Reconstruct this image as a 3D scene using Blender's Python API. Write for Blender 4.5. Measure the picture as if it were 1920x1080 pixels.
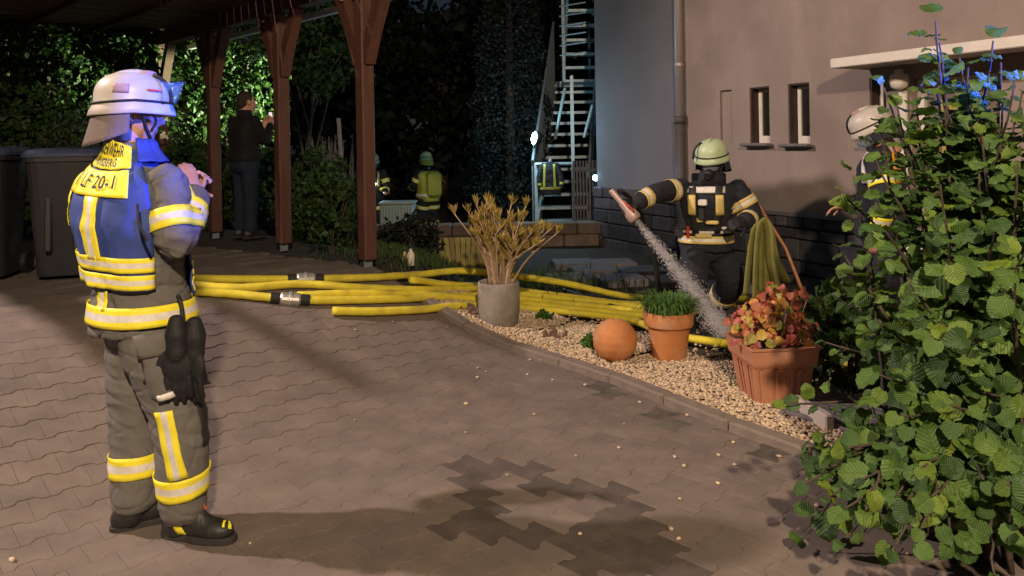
import bpy, bmesh, math, random
import numpy as np
from mathutils import Vector, Matrix, noise
from mathutils.bvhtree import BVHTree

for o in list(bpy.data.objects):
    bpy.data.objects.remove(o)
scene = bpy.context.scene
COL = scene.collection
R = math.radians
random.seed(7)
rng = np.random.default_rng(7)

# ------------------------------------------------------------------ camera, sky, lights, exposure
cam_d = bpy.data.cameras.new('camera')
cam = bpy.data.objects.new('camera', cam_d)
COL.objects.link(cam)
cam.location = (0, 0, 1.55)
cam.rotation_euler = (Matrix.Rotation(R(90), 3, 'X') @ Matrix.Rotation(-0.0175, 3, 'Z')).to_euler()
cam_d.sensor_width = 36
cam_d.lens = 36 * 1450 / 1920
cam_d.shift_y = -(540 - 268) / 1920
cam_d.clip_end = 400
cam_d.clip_start = 0.05
scene.camera = cam

world = bpy.data.worlds.new('World')
scene.world = world
world.use_nodes = True
wn = world.node_tree.nodes
wl = world.node_tree.links
sky = wn.new('ShaderNodeTexSky')
sky.sky_type = 'NISHITA'
sky.sun_disc = False
sky.sun_elevation = R(38)
sky.sun_rotation = R(215)
wl.new(sky.outputs['Color'], wn['Background'].inputs['Color'])
wn['Background'].inputs['Strength'].default_value = 0.0034


def add_light(name, kind, loc, energy, color, size=0.1, aim=None, spot=None, blend=0.4):
    d = bpy.data.lights.new(name, kind)
    d.energy = energy
    d.color = color
    if kind == 'SUN':
        d.angle = size
    else:
        d.shadow_soft_size = size
    if kind == 'SPOT':
        d.spot_size = R(spot)
        d.spot_blend = blend
    o = bpy.data.objects.new(name, d)
    o.location = loc
    if aim is not None:
        o.rotation_euler = Vector(aim).to_track_quat('-Z', 'Y').to_euler()
    COL.objects.link(o)
    return o


# moonlight / town glow: one weak sun, same direction as the sky's sun
_az, _el = R(215), R(38)
add_light('sun', 'SUN', (-8, -8, 10), 0.03, (0.75, 0.82, 1.0), R(12),
          (-math.sin(_az) * math.cos(_el), -math.cos(_az) * math.cos(_el), -math.sin(_el)))
# the street lamp on the pavement behind the photographer and the lamp mast of the fire engine parked to the left
add_light('street_lamp_light', 'POINT', (0.7, -2.7, 4.7), 1750, (1.0, 0.77, 0.53), 0.12)
add_light('engine_mast_light', 'SPOT', (-8.2, 3.8, 7.0), 2900, (1.0, 0.80, 0.74), 0.12, (1, .08, -.74), 74, 0.6)
# blue beacon of a vehicle standing out of frame to the right
add_light('blue_beacon_light', 'SPOT', (4.6, 2.6, 2.12), 6200, (0.03, 0.10, 1.0), 0.08, (-6.1, .55, -.40), 11.5, 0.5)

vs = scene.view_settings
vs.view_transform = 'Standard'
vs.look = 'None'
vs.exposure = 0.42
vs.gamma = 1.0
vs.use_curve_mapping = False
scene.cycles.use_denoising = True
scene.cycles.max_bounces = 6
scene.cycles.sample_clamp_indirect = 3.0


# ------------------------------------------------------------------ helpers
def link(o, parent=None):
    COL.objects.link(o)
    if parent is not None:
        o.parent = parent
    return o


def tag(o, label=None, cat=None, group=None, kind=None):
    if label:
        o['label'] = label
    if cat:
        o['category'] = cat
    if group:
        o['group'] = group
    if kind:
        o['kind'] = kind
    return o


def empty(name, loc=(0, 0, 0), rz=0):
    o = bpy.data.objects.new(name, None)
    o.location = loc
    o.rotation_euler = (0, 0, rz)
    o.empty_display_size = 0.1
    COL.objects.link(o)
    return o


class MB:
    """collects polygons for one mesh"""

    def __init__(self):
        self.v = []
        self.f = []
        self.m = []

    def add(self, vf, mi=0):
        v, f = vf
        k = len(self.v)
        self.v += [tuple(p) for p in v]
        self.f += [tuple(i + k for i in q) for q in f]
        self.m += [mi] * len(f)
        return self

    def mesh(self, name, mats, smooth=False):
        me = bpy.data.meshes.new(name)
        me.from_pydata(self.v, [], self.f)
        for m in (mats if isinstance(mats, (list, tuple)) else [mats]):
            me.materials.append(m)
        if any(self.m):
            me.polygons.foreach_set('material_index', self.m)
        if smooth:
            me.polygons.foreach_set('use_smooth', [True] * len(me.polygons))
        me.update()
        return me

    def build(self, name, mats, parent=None, smooth=False, loc=None, fix=True):
        me = self.mesh(name, mats, smooth)
        if fix:
            bm = bmesh.new()
            bm.from_mesh(me)
            bmesh.ops.recalc_face_normals(bm, faces=bm.faces)
            bm.to_mesh(me)
            bm.free()
        o = bpy.data.objects.new(name, me)
        if loc is not None:
            o.location = loc
        return link(o, parent)


def inst(name, me, parent=None, loc=(0, 0, 0), rot=(0, 0, 0), scale=(1, 1, 1)):
    o = bpy.data.objects.new(name, me)
    o.location = loc
    o.rotation_euler = rot
    o.scale = scale
    return link(o, parent)


def xf(vf, M):
    return [M @ Vector(p) for p in vf[0]], vf[1]


def rot_to(d):
    return Vector(d).to_track_quat('Z', 'Y').to_matrix()


def box(c, s, M=None):
    x, y, z = s[0] / 2, s[1] / 2, s[2] / 2
    v = [Vector(p) for p in ((-x, -y, -z), (x, -y, -z), (x, y, -z), (-x, y, -z), (-x, -y, z), (x, -y, z), (x, y, z), (-x, y, z))]
    if M is not None:
        v = [M @ p for p in v]
    v = [p + Vector(c) for p in v]
    return v, [(0, 3, 2, 1), (4, 5, 6, 7), (0, 1, 5, 4), (1, 2, 6, 5), (2, 3, 7, 6), (3, 0, 4, 7)]


def cbox(c, s, b=0.01, M=None):
    """box with chamfered vertical and top edges"""
    x, y, z = s[0] / 2, s[1] / 2, s[2] / 2
    rings = []
    for (k, zz) in ((b, -z), (0, -z + b), (0, z - b), (b, z)):
        xx, yy = x - k, y - k
        rings.append([(-xx + b, -yy, zz), (xx - b, -yy, zz), (xx, -yy + b, zz), (xx, yy - b, zz),
                      (xx - b, yy, zz), (-xx + b, yy, zz), (-xx, yy - b, zz), (-xx, -yy + b, zz)])
    v = [Vector(p) for r in rings for p in r]
    f = [tuple(range(7, -1, -1)), tuple(range(24, 32))]
    for a in range(3):
        for i in range(8):
            j = (i + 1) % 8
            f.append((a * 8 + i, a * 8 + j, a * 8 + 8 + j, a * 8 + 8 + i))
    if M is not None:
        v = [M @ p for p in v]
    return [p + Vector(c) for p in v], f


def bar(a, b, w, t=None, up=(0, 0, 1)):
    """rectangular bar from a to b"""
    a, b = Vector(a), Vector(b)
    t = t or w
    d = (b - a).normalized()
    u = Vector(up)
    if abs(d.dot(u)) > 0.95:
        u = Vector((0, 1, 0))
    s = d.cross(u).normalized()
    u = s.cross(d)
    v = []
    for p in (a, b):
        for (i, j) in ((-1, -1), (1, -1), (1, 1), (-1, 1)):
            v.append(p + s * (i * w / 2) + u * (j * t / 2))
    return v, [(0, 1, 2, 3), (7, 6, 5, 4), (0, 4, 5, 1), (1, 5, 6, 2), (2, 6, 7, 3), (3, 7, 4, 0)]


def spline(pts, n=8):
    """Catmull-Rom through pts"""
    P = [Vector(p) for p in pts]
    if len(P) < 3:
        return [P[0].lerp(P[-1], i / n) for i in range(n + 1)]
    Q = [P[0] * 2 - P[1]] + P + [P[-1] * 2 - P[-2]]
    out = []
    for i in range(1, len(Q) - 2):
        a, b, c, d = Q[i - 1], Q[i], Q[i + 1], Q[i + 2]
        for k in range(n):
            t = k / n
            out.append(0.5 * ((2 * b) + (c - a) * t + (2 * a - 5 * b + 4 * c - d) * t * t + (3 * b - a - 3 * c + d) * t ** 3))
    out.append(P[-1])
    return out


def tube(path, rad, n=8, cap=True, flat=1.0):
    P = [Vector(p) for p in path]
    m = len(P)
    rs = rad if isinstance(rad, (list, tuple)) else [rad] * m
    v, f = [], []
    d0 = (P[1] - P[0]).normalized()
    u = d0.orthogonal().normalized()
    if abs(d0.z) < 0.9:
        u = d0.cross(Vector((0, 0, 1))).normalized()
    for i in range(m):
        d = (P[min(i + 1, m - 1)] - P[max(i - 1, 0)])
        d = d.normalized() if d.length > 1e-9 else d0
        u = (u - d * u.dot(d)).normalized()
        w = d.cross(u)
        for k in range(n):
            a = 2 * math.pi * k / n
            v.append(P[i] + (u * math.cos(a) + w * math.sin(a) * flat) * rs[i])
    for i in range(m - 1):
        for k in range(n):
            j = (k + 1) % n
            f.append((i * n + k, i * n + j, i * n + n + j, i * n + n + k))
    if cap:
        f.append(tuple(range(n - 1, -1, -1)))
        f.append(tuple(range((m - 1) * n, m * n)))
    return v, f


def rev(profile, n=32, c=(0, 0, 0), sx=1.0, sy=1.0, cap=True):
    """surface of revolution about z; profile = [(r, z)]"""
    v, f = [], []
    for (r, z) in profile:
        for k in range(n):
            a = 2 * math.pi * k / n
            v.append((c[0] + r * sx * math.cos(a), c[1] + r * sy * math.sin(a), c[2] + z))
    for i in range(len(profile) - 1):
        for k in range(n):
            j = (k + 1) % n
            f.append((i * n + k, i * n + j, i * n + n + j, i * n + n + k))
    if cap:
        f.append(tuple(range(n - 1, -1, -1)))
        f.append(tuple(range((len(profile) - 1) * n, len(profile) * n)))
    return v, f


def loft(rings, cap=True):
    n = len(rings[0])
    v = [p for r in rings for p in r]
    f = []
    for i in range(len(rings) - 1):
        for k in range(n):
            j = (k + 1) % n
            f.append((i * n + k, i * n + j, i * n + n + j, i * n + n + k))
    if cap:
        f.append(tuple(range(n - 1, -1, -1)))
        f.append(tuple(range((len(rings) - 1) * n, len(rings) * n)))
    return v, f


def ellipsoid(c, r, M=None, n=14, m=9):
    v, f = [], []
    for i in range(1, m):
        ph = math.pi * i / m - math.pi / 2
        for k in range(n):
            a = 2 * math.pi * k / n
            v.append(Vector((r[0] * math.cos(ph) * math.cos(a), r[1] * math.cos(ph) * math.sin(a), r[2] * math.sin(ph))))
    for i in range(m - 2):
        for k in range(n):
            j = (k + 1) % n
            f.append((i * n + k, i * n + j, i * n + n + j, i * n + n + k))
    b = len(v)
    v += [Vector((0, 0, -r[2])), Vector((0, 0, r[2]))]
    for k in range(n):
        j = (k + 1) % n
        f.append((b, j, k))
        f.append((b + 1, (m - 2) * n + k, (m - 2) * n + j))
    if M is not None:
        v = [M @ p for p in v]
    return [p + Vector(c) for p in v], f


def capsule(a, b, ra, rb, n=12):
    a, b = Vector(a), Vector(b)
    d = (b - a)
    L = d.length or 1e-6
    d = d / L
    pts, rs = [], []
    for k in (0.0, 0.3, 0.6, 0.85):
        t = math.acos(k) if k else math.pi / 2
        pts.append(a - d * ra * math.sin(math.acos(k)))
        rs.append(max(ra * k, 0.0015))
    pts.append(a)
    rs.append(ra)
    pts.append(b)
    rs.append(rb)
    for k in (0.85, 0.6, 0.3, 0.0):
        pts.append(b + d * rb * math.sin(math.acos(k)))
        rs.append(max(rb * k, 0.0015))
    return tube(pts, rs, n)


def npmesh(name, V, F, mats, smooth=False, uv=None):
    """fast mesh from numpy (all faces the same size)"""
    V = np.asarray(V, dtype=np.float32)
    F = np.asarray(F, dtype=np.int32)
    me = bpy.data.meshes.new(name)
    me.vertices.add(len(V))
    me.vertices.foreach_set('co', V.ravel())
    k = F.shape[1]
    me.loops.add(F.size)
    me.loops.foreach_set('vertex_index', F.ravel())
    me.polygons.add(len(F))
    me.polygons.foreach_set('loop_start', np.arange(0, F.size, k, dtype=np.int32))
    me.polygons.foreach_set('loop_total', np.full(len(F), k, dtype=np.int32))
    me.polygons.foreach_set('use_smooth', np.full(len(F), bool(smooth)))
    me.materials.append(mats)
    if uv is not None:
        l = me.uv_layers.new(name='UVMap')
        l.data.foreach_set('uv', np.asarray(uv, np.float32)[F.ravel()].ravel())
    me.update(calc_edges=True)
    return me


def rand_rot(n, tilt=None):
    """n random rotation matrices"""
    q = rng.normal(size=(n, 4))
    q /= np.linalg.norm(q, axis=1)[:, None]
    w, x, y, z = q.T
    return np.stack([np.stack([1 - 2 * (y * y + z * z), 2 * (x * y - z * w), 2 * (x * z + y * w)], -1),
                     np.stack([2 * (x * y + z * w), 1 - 2 * (x * x + z * z), 2 * (y * z - x * w)], -1),
                     np.stack([2 * (x * z - y * w), 2 * (y * z + x * w), 1 - 2 * (x * x + y * y)], -1)], 1)


def scatter(name, tv, tf, P, S, M, mat, smooth=False, uv=None):
    """one mesh from copies of a template (tv, tf) at points P with sizes S and rotations M"""
    tv = np.asarray(tv, float)
    tf = np.asarray(tf, int)
    n = len(P)
    S = np.asarray(S, float).reshape(n, -1)
    X = tv[None] * (S[:, None, :] if S.shape[1] == 3 else S[:, :, None])
    V = np.einsum('nij,nkj->nki', M, X) + np.asarray(P)[:, None]
    F = tf[None] + (np.arange(n) * len(tv))[:, None, None]
    return npmesh(name, V.reshape(-1, 3), F.reshape(-1, tf.shape[1]), mat, smooth, None if uv is None else np.tile(np.asarray(uv), (n, 1)))


# ------------------------------------------------------------------ materials
MATS = {}


def mat(name, col, rough=0.7, var=0.15, scale=6.0, bump=0.0, bscale=40.0, metal=0.0, island=0.0, ramp=None,
        trans=0.0, sheen=0.0, spec=0.5, detail=5.0, stretch=None, dirt=None, coat=0.0, world=False, veins=False):
    """procedural Principled: noise-driven colour variation, fine bump, optional per-island variation"""
    if name in MATS:
        return MATS[name]
    m = bpy.data.materials.new(name)
    m.use_nodes = True
    nt = m.node_tree
    N, L = nt.nodes, nt.links
    b = N['Principled BSDF']
    b.inputs['Roughness'].default_value = rough
    b.inputs['Metallic'].default_value = metal
    b.inputs['Specular IOR Level'].default_value = spec
    if coat:
        b.inputs['Coat Weight'].default_value = coat
    if sheen:
        b.inputs['Sheen Weight'].default_value = sheen
    tc = N.new('ShaderNodeTexCoord')
    vec = N.new('ShaderNodeNewGeometry').outputs['Position'] if world else tc.outputs['Object']
    vec0 = vec
    if stretch:
        mp = N.new('ShaderNodeMapping')
        mp.inputs['Scale'].default_value = stretch
        L.new(vec, mp.inputs['Vector'])
        vec = mp.outputs['Vector']
    nz = N.new('ShaderNodeTexNoise')
    nz.inputs['Scale'].default_value = scale
    nz.inputs['Detail'].default_value = detail
    nz.inputs['Roughness'].default_value = 0.65
    L.new(vec, nz.inputs['Vector'])
    c = Vector(col)
    cr = N.new('ShaderNodeValToRGB')
    cr.color_ramp.elements[0].position = 0.28
    cr.color_ramp.elements[1].position = 0.72
    cr.color_ramp.elements[0].color = (*(c * (1 - var)), 1)
    cr.color_ramp.elements[1].color = (*(c * (1 + var)), 1)
    L.new(nz.outputs['Fac'], cr.inputs['Fac'])
    out = cr.outputs['Color']
    if island or ramp:
        g = N.new('ShaderNodeNewGeometry')
        oi = N.new('ShaderNodeObjectInfo')
        ad = N.new('ShaderNodeMath')
        ad.operation = 'ADD'
        L.new(g.outputs['Random Per Island'], ad.inputs[0])
        L.new(oi.outputs['Random'], ad.inputs[1])
        fr = N.new('ShaderNodeMath')
        fr.operation = 'FRACT'
        L.new(ad.outputs[0], fr.inputs[0])
        r2 = N.new('ShaderNodeValToRGB')
        if ramp:
            els = r2.color_ramp.elements
            els[0].position, els[0].color = ramp[0][0], (*ramp[0][1], 1)
            els[1].position, els[1].color = ramp[-1][0], (*ramp[-1][1], 1)
            for p, cc in ramp[1:-1]:
                e = els.new(p)
                e.color = (*cc, 1)
        else:
            r2.color_ramp.elements[0].color = (1 - island,) * 3 + (1,)
            r2.color_ramp.elements[1].color = (1 + island,) * 3 + (1,)
        L.new(fr.outputs[0], r2.inputs['Fac'])
        mx = N.new('ShaderNodeMix')
        mx.data_type = 'RGBA'
        mx.blend_type = 'MULTIPLY'
        mx.inputs['Factor'].default_value = 1
        L.new(out, mx.inputs['A'])
        L.new(r2.outputs['Color'], mx.inputs['B'])
        out = mx.outputs['Result']
    if dirt:
        dc, dscale, dlo, dhi = dirt
        n2 = N.new('ShaderNodeTexNoise')
        n2.inputs['Scale'].default_value = dscale
        n2.inputs['Detail'].default_value = 6
        L.new(vec0, n2.inputs['Vector'])
        r3 = N.new('ShaderNodeValToRGB')
        r3.color_ramp.elements[0].position = dlo
        r3.color_ramp.elements[1].position = dhi
        L.new(n2.outputs['Fac'], r3.inputs['Fac'])
        mx = N.new('ShaderNodeMix')
        mx.data_type = 'RGBA'
        L.new(r3.outputs['Color'], mx.inputs['Factor'])
        L.new(out, mx.inputs['A'])
        mx.inputs['B'].default_value = (*dc, 1)
        out = mx.outputs['Result']
    L.new(out, b.inputs['Base Color'])
    if bump:
        n3 = N.new('ShaderNodeTexNoise')
        n3.inputs['Scale'].default_value = bscale
        n3.inputs['Detail'].default_value = 4
        L.new(vec, n3.inputs['Vector'])
        bp = N.new('ShaderNodeBump')
        bp.inputs['Strength'].default_value = bump
        bp.inputs['Distance'].default_value = 0.01
        hgt = n3.outputs['Fac']
        if veins:
            sx = N.new('ShaderNodeSeparateXYZ')
            L.new(tc.outputs['UV'], sx.inputs[0])

            def mth(op, a, b=None):
                q = N.new('ShaderNodeMath')
                q.operation = op
                for i_, v_ in enumerate((a, b)):
                    if v_ is None:
                        continue
                    if isinstance(v_, (int, float)):
                        q.inputs[i_].default_value = v_
                    else:
                        L.new(v_, q.inputs[i_])
                return q.outputs[0]
            ax = mth('ABSOLUTE', sx.outputs['X'])
            ph = mth('SUBTRACT', mth('MULTIPLY', sx.outputs['Y'], 44.0), mth('MULTIPLY', ax, 34.0))
            rib = mth('POWER', mth('ABSOLUTE', mth('COSINE', mth('MULTIPLY', ph, 0.5))), 0.5)
            mid = mth('MINIMUM', mth('MULTIPLY', ax, 14.0), 1.0)
            hgt = mth('ADD', mth('MULTIPLY', mth('MULTIPLY', rib, mid), 0.5), mth('MULTIPLY', n3.outputs['Fac'], 0.5))
        L.new(hgt, bp.inputs['Height'])
        L.new(bp.outputs['Normal'], b.inputs['Normal'])
    if trans:
        tr = N.new('ShaderNodeBsdfTranslucent')
        L.new(out, tr.inputs['Color'])
        ms = N.new('ShaderNodeMixShader')
        ms.inputs[0].default_value = trans
        L.new(b.outputs[0], ms.inputs[1])
        L.new(tr.outputs[0], ms.inputs[2])
        L.new(ms.outputs[0], N['Material Output'].inputs['Surface'])
    MATS[name] = m
    return m


def glass(name, col=(0.9, 0.95, 1.0), rough=0.03, opacity=0.25):
    m = bpy.data.materials.new(name)
    m.use_nodes = True
    nt = m.node_tree
    N, L = nt.nodes, nt.links
    b = N['Principled BSDF']
    b.inputs['Base Color'].default_value = (*col, 1)
    b.inputs['Roughness'].default_value = rough
    b.inputs['Specular IOR Level'].default_value = 0.8
    nz = N.new('ShaderNodeTexNoise')
    nz.inputs['Scale'].default_value = 9
    r = N.new('ShaderNodeMapRange')
    r.inputs['To Min'].default_value = opacity * 0.6
    r.inputs['To Max'].default_value = opacity * 1.4
    L.new(nz.outputs['Fac'], r.inputs['Value'])
    t = N.new('ShaderNodeBsdfTransparent')
    ms = N.new('ShaderNodeMixShader')
    L.new(r.outputs[0], ms.inputs[0])
    L.new(t.outputs[0], ms.inputs[1])
    L.new(b.outputs[0], ms.inputs[2])
    L.new(ms.outputs[0], N['Material Output'].inputs['Surface'])
    return m


def glow(name, col, strength, var=0.2, scale=8):
    m = bpy.data.materials.new(name)
    m.use_nodes = True
    nt = m.node_tree
    N, L = nt.nodes, nt.links
    e = N.new('ShaderNodeEmission')
    nz = N.new('ShaderNodeTexNoise')
    nz.inputs['Scale'].default_value = scale
    cr = N.new('ShaderNodeValToRGB')
    c = Vector(col)
    cr.color_ramp.elements[0].color = (*(c * (1 - var)), 1)
    cr.color_ramp.elements[1].color = (*c, 1)
    L.new(nz.outputs['Fac'], cr.inputs['Fac'])
    L.new(cr.outputs['Color'], e.inputs['Color'])
    e.inputs['Strength'].default_value = strength
    L.new(e.outputs[0], N['Material Output'].inputs['Surface'])
    return m


M_soil = mat('soil', (0.045, 0.035, 0.028), 0.95, 0.4, 9, 0.8, 60)
M_joint = mat('joint_sand', (0.15, 0.12, 0.103), 0.95, 0.3, 12, 0.5, 90)
M_pave = mat('paver_concrete', (0.180, 0.140, 0.116), 0.82, 0.2, 5.0, 0.22, 150, world=True, island=0.07, dirt=((0.125, 0.10, 0.086), 1.3, 0.5, 0.8))
M_pave2 = mat('paver_concrete_grey', (0.166, 0.132, 0.112), 0.85, 0.2, 5.0, 0.22, 150, world=True, island=0.07, dirt=((0.125, 0.10, 0.086), 1.3, 0.5, 0.8))
M_wet = mat('paver_wet', (0.098, 0.080, 0.070), 0.85, 0.3, 6.0, 0.2, 150, world=True, island=0.1, spec=0.2)
M_pave_dark = mat('paver_concrete_dark', (0.10, 0.085, 0.066), 0.9, 0.45, 7.0, 0.4, 110, world=True, island=0.15)  # darker paver tone, scattered at random beside the kerb
M_kerb = mat('kerb_concrete', (0.21, 0.165, 0.135), 0.9, 0.25, 6, 0.6, 90, dirt=((0.07, 0.06, 0.045), 3.5, 0.5, 0.7))
M_pebble = mat('pebbles', (0.66, 0.56, 0.45), 0.75, 0.1, 20, 0.2, 90, ramp=[(0, (0.55, 0.5, 0.48)), (0.35, (0.9, 0.85, 0.75)), (0.7, (1.0, 0.9, 0.7)), (1, (0.72, 0.6, 0.5))])


# ------------------------------------------------------------------ terrain
def S(a, b, x):
    t = max(0.0, min(1.0, (x - a) / (b - a)))
    return t * t * (3 - 2 * t)


def H(X, Y):
    """ground height: level in front, half a metre higher under the carport, lower behind the garden wall"""
    d = -.8 * X + .6 * Y
    q = (X + 1.25) * .71 + (Y - 6.7) * .70
    v = .5 * S(3.0, 5.4, d) * S(-.9,1.3,-X)
    v *= 1 - .85 * S(.5, 2.5, q)
    k = S(11.9, 12.6, Y)
    return v * (1 - k) - .35 * k


KP = [Vector(p) for p in ((2.95, 1.62), (2.2, 2.67), (1.46, 3.72), (1.17, 4.13), (.83, 4.69), (.48, 5.23), (.18, 5.57), (-.14, 5.88), (-.56, 6.23), (-.82, 6.42))]
KL = [0.0]
for a_, b_ in zip(KP[:-1], KP[1:]):
    KL.append(KL[-1] + (b_ - a_).length)


def kp(t, d):
    """point at arc length t along the kerb, d metres to the garden side"""
    t = max(0.0, min(KL[-1] - 1e-6, t))
    for i in range(len(KL) - 1):
        if t <= KL[i + 1]:
            break
    e = (KP[i + 1] - KP[i]).normalized()
    p = KP[i] + e * (t - KL[i]) + Vector((e.y, -e.x)) * d
    return Vector((p.x, p.y, 0)), math.atan2(e.y, e.x)


def kside(X, Y, arc=False):
    """signed distance to the kerb line, positive on the garden side"""
    p = Vector((X, Y))
    best = None
    for i in range(len(KP) - 1):
        e = KP[i + 1] - KP[i]
        t = max(0, min(1, (p - KP[i]).dot(e) / e.length_squared))
        q = p - KP[i] - e * t
        if best is None or q.length < abs(best[0]):
            sgn = 1 if q.dot(Vector((e.y, -e.x))) > 0 else -1
            best = (sgn * q.length, KL[i] + t * e.length)
    return best if arc else best[0]


xs = sorted(set(list(np.arange(-8, 7, 0.2)) + [-120, -60, -30, -15, 12, 30, 60, 120]))
ys = sorted(set(list(np.arange(-4, 16.2, 0.2)) + [-60, -30, -10, 20, 30, 60, 120, 200]))
V = [(x, y, H(x, y) - 0.04) for y in ys for x in xs]
nx = len(xs)
F = [(j * nx + i, j * nx + i + 1, j * nx + nx + i + 1, j * nx + nx + i) for j in range(len(ys) - 1) for i in range(nx - 1)]
b = MB()
b.add((V, F))
ground = b.build('ground', [M_soil], smooth=True)
tag(ground, 'dark soil of the garden and yard around the house', None, None, 'structure')

# driveway: a bedding sheet with interlocking double-T pavers on it
b = MB()
GS = 0.08
gx = np.arange(-7, 2.6, GS)
gy = np.arange(1.2, 9.6, GS)
for y in gy:
    for x in gx:
        if kside(x + GS / 2, y + GS / 2) < 0.0 and not ((x + 1.2) * .71 + (y - 6.75) * .70 > 0.15):
            b.add(([(x, y, H(x, y) - .0042), (x + GS, y, H(x + GS, y) - .0042), (x + GS, y + GS, H(x + GS, y + GS) - .0042), (x, y + GS, H(x, y + GS) - .0042)], [(0, 1, 2, 3)]))
driveway = b.build('driveway', [M_joint])
tag(driveway, 'brown grey driveway of interlocking concrete pavers', None, None, 'structure')

PL, PW, PA = .172, .142, .011


def paver_mesh(name, m, grow=0.0):
    g = .0007
    c = .0011
    prof = [(-PL / 2, 1), (-PL / 4 - .011, 1), (-PL / 4 + .011, -1), (PL / 4 - .011, -1), (PL / 4 + .011, 1), (PL / 2, 1)]
    right = [(PW / 2 + PA * s, v) for v, s in prof]
    poly = right + [(-u, v) for u, v in reversed(right)]

    def inset(k):
        out = []
        for (u, v) in poly:
            out.append((u - math.copysign(k, u), v - math.copysign(k, v) * (1 if abs(v) > PL / 2 - 1e-4 else 0)))
        return out
    n = len(poly)
    vs_ = [(u, v, -.05) for u, v in inset(g)] + [(u, v, -c) for u, v in inset(g)] + [(u, v, 0) for u, v in inset(g + c)]
    fs = []
    for a in range(2):
        for i in range(n):
            j = (i + 1) % n
            fs.append((a * n + i, a * n + j, a * n + n + j, a * n + n + i))
    # top as two trapezoid ends and a waist strip
    t = 2 * n
    for i in range(5):
        fs.append((t + i, t + i + 1, t + n - 2 - i, t + n - 1 - i))
    q = MB().add((vs_, fs))
    return q.mesh(name, m)


pm = [paver_mesh('paver', M_pave), paver_mesh('paver', M_pave2), paver_mesh('paver', M_wet), paver_mesh('paver', M_pave_dark)]
U = Vector((-.70, .714, 0))
W = Vector((.714, .70, 0))
wetseg = [((-.27, 3.80), (-.22, 3.12)), ((-.30, 3.14), (.16, 2.98)), ((-.2, 3.78), (.42, 3.36)), ((.36, 3.38), (.44, 2.82)), ((.50, 3.30), (.58, 2.72)), ((-.18, 3.7), (-.14, 3.2)), ((.2, 2.95), (.55, 2.72))]


def segd(p, a, b):
    a, b, p = Vector(a), Vector(b), Vector(p)
    t = max(0, min(1, (p - a).dot(b - a) / (b - a).length_squared))
    return (p - a - (b - a) * t).length


pav = []
for i in range(-88, 88):
    for j in range(-82, 88):
        p = U * (i * PW) + W * (j * PL + (PL / 2 if i % 2 else 0)) + Vector((-.5, 3.5, 0))
        if not (1.4 < p.y < 9.4):
            continue
        if kside(p.x, p.y) > -.10 or (p.x + 1.2) * .71 + (p.y - 6.75) * .70 > 0.1:
            continue
        if abs(p.x) > p.y * .68 + .9 or p.x < -6:
            continue
        pav.append(p)
vis = lambda p: (abs(p.x) < p.y * .655) and p.y > 2.66
pav.sort(key=lambda p: (not vis(p), p.y))
PROT = Matrix((U, -W, Vector((0, 0, 1)))).transposed()
far = [[], []]
for k, p in enumerate(pav):
    e = .1
    nx_, ny_ = (H(p.x - e, p.y) - H(p.x + e, p.y)) / (2 * e), (H(p.x, p.y - e) - H(p.x, p.y + e)) / (2 * e)
    nrm = Vector((nx_ + random.gauss(0, .003), ny_ + random.gauss(0, .003), 1)).normalized()
    M3 = Vector((0, 0, 1)).rotation_difference(nrm).to_matrix() @ PROT @ Matrix.Rotation(random.gauss(0, .008), 3, 'Z')
    z = H(p.x, p.y) + random.gauss(0, .0003)
    wd = min(segd((p.x, p.y), *s) for s in wetseg)
    ks, along = kside(p.x, p.y, True)
    along -= 2.57
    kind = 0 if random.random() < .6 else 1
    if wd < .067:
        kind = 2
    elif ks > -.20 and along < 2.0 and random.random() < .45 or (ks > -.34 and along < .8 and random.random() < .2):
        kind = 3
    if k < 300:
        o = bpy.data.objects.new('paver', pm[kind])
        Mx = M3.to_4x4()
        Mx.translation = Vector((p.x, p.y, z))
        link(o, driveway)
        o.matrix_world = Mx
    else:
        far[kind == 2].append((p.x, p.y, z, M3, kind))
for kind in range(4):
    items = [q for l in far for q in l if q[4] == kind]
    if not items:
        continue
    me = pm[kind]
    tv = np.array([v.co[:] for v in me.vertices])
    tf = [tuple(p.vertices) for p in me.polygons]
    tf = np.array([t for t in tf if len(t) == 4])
    mm = scatter('pavers', tv, tf, [(a, c, d) for a, c, d, _, _ in items], np.ones(len(items)), np.array([np.array(q[3]) for q in items]), [M_pave, M_pave2, M_wet, M_pave_dark][kind])
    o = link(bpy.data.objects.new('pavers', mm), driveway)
    tag(o, kind='stuff')

# kerb stones along the gravel bed
kerb = empty('kerb', (1.46, 3.72, 0))
tag(kerb, 'low concrete kerb between the driveway and the gravel bed', None, None, 'structure')
a0 = .1
L_ = .5
while a0 < KL[-1] - .1:
    ca, _ = kp(a0, 0)
    cb, _ = kp(a0 + L_, 0)
    c = (ca + cb) / 2
    dv = cb - ca
    zz = H(c.x, c.y)
    sl = math.atan2(H(cb.x, cb.y) - H(ca.x, ca.y), dv.length)
    q = MB().add(cbox((0, 0, 0), (dv.length - .006, .10, .22), .012))
    o = q.build('kerb_stone', [M_kerb], kerb)
    o.location = c - Vector((1.46, 3.72, 0)) + Vector((0, 0, zz - .058 + random.gauss(0, .003)))
    o.rotation_euler = (random.gauss(0, .012), -sl, math.atan2(dv.y, dv.x) + random.gauss(0, .006))
    a0 += L_

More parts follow.
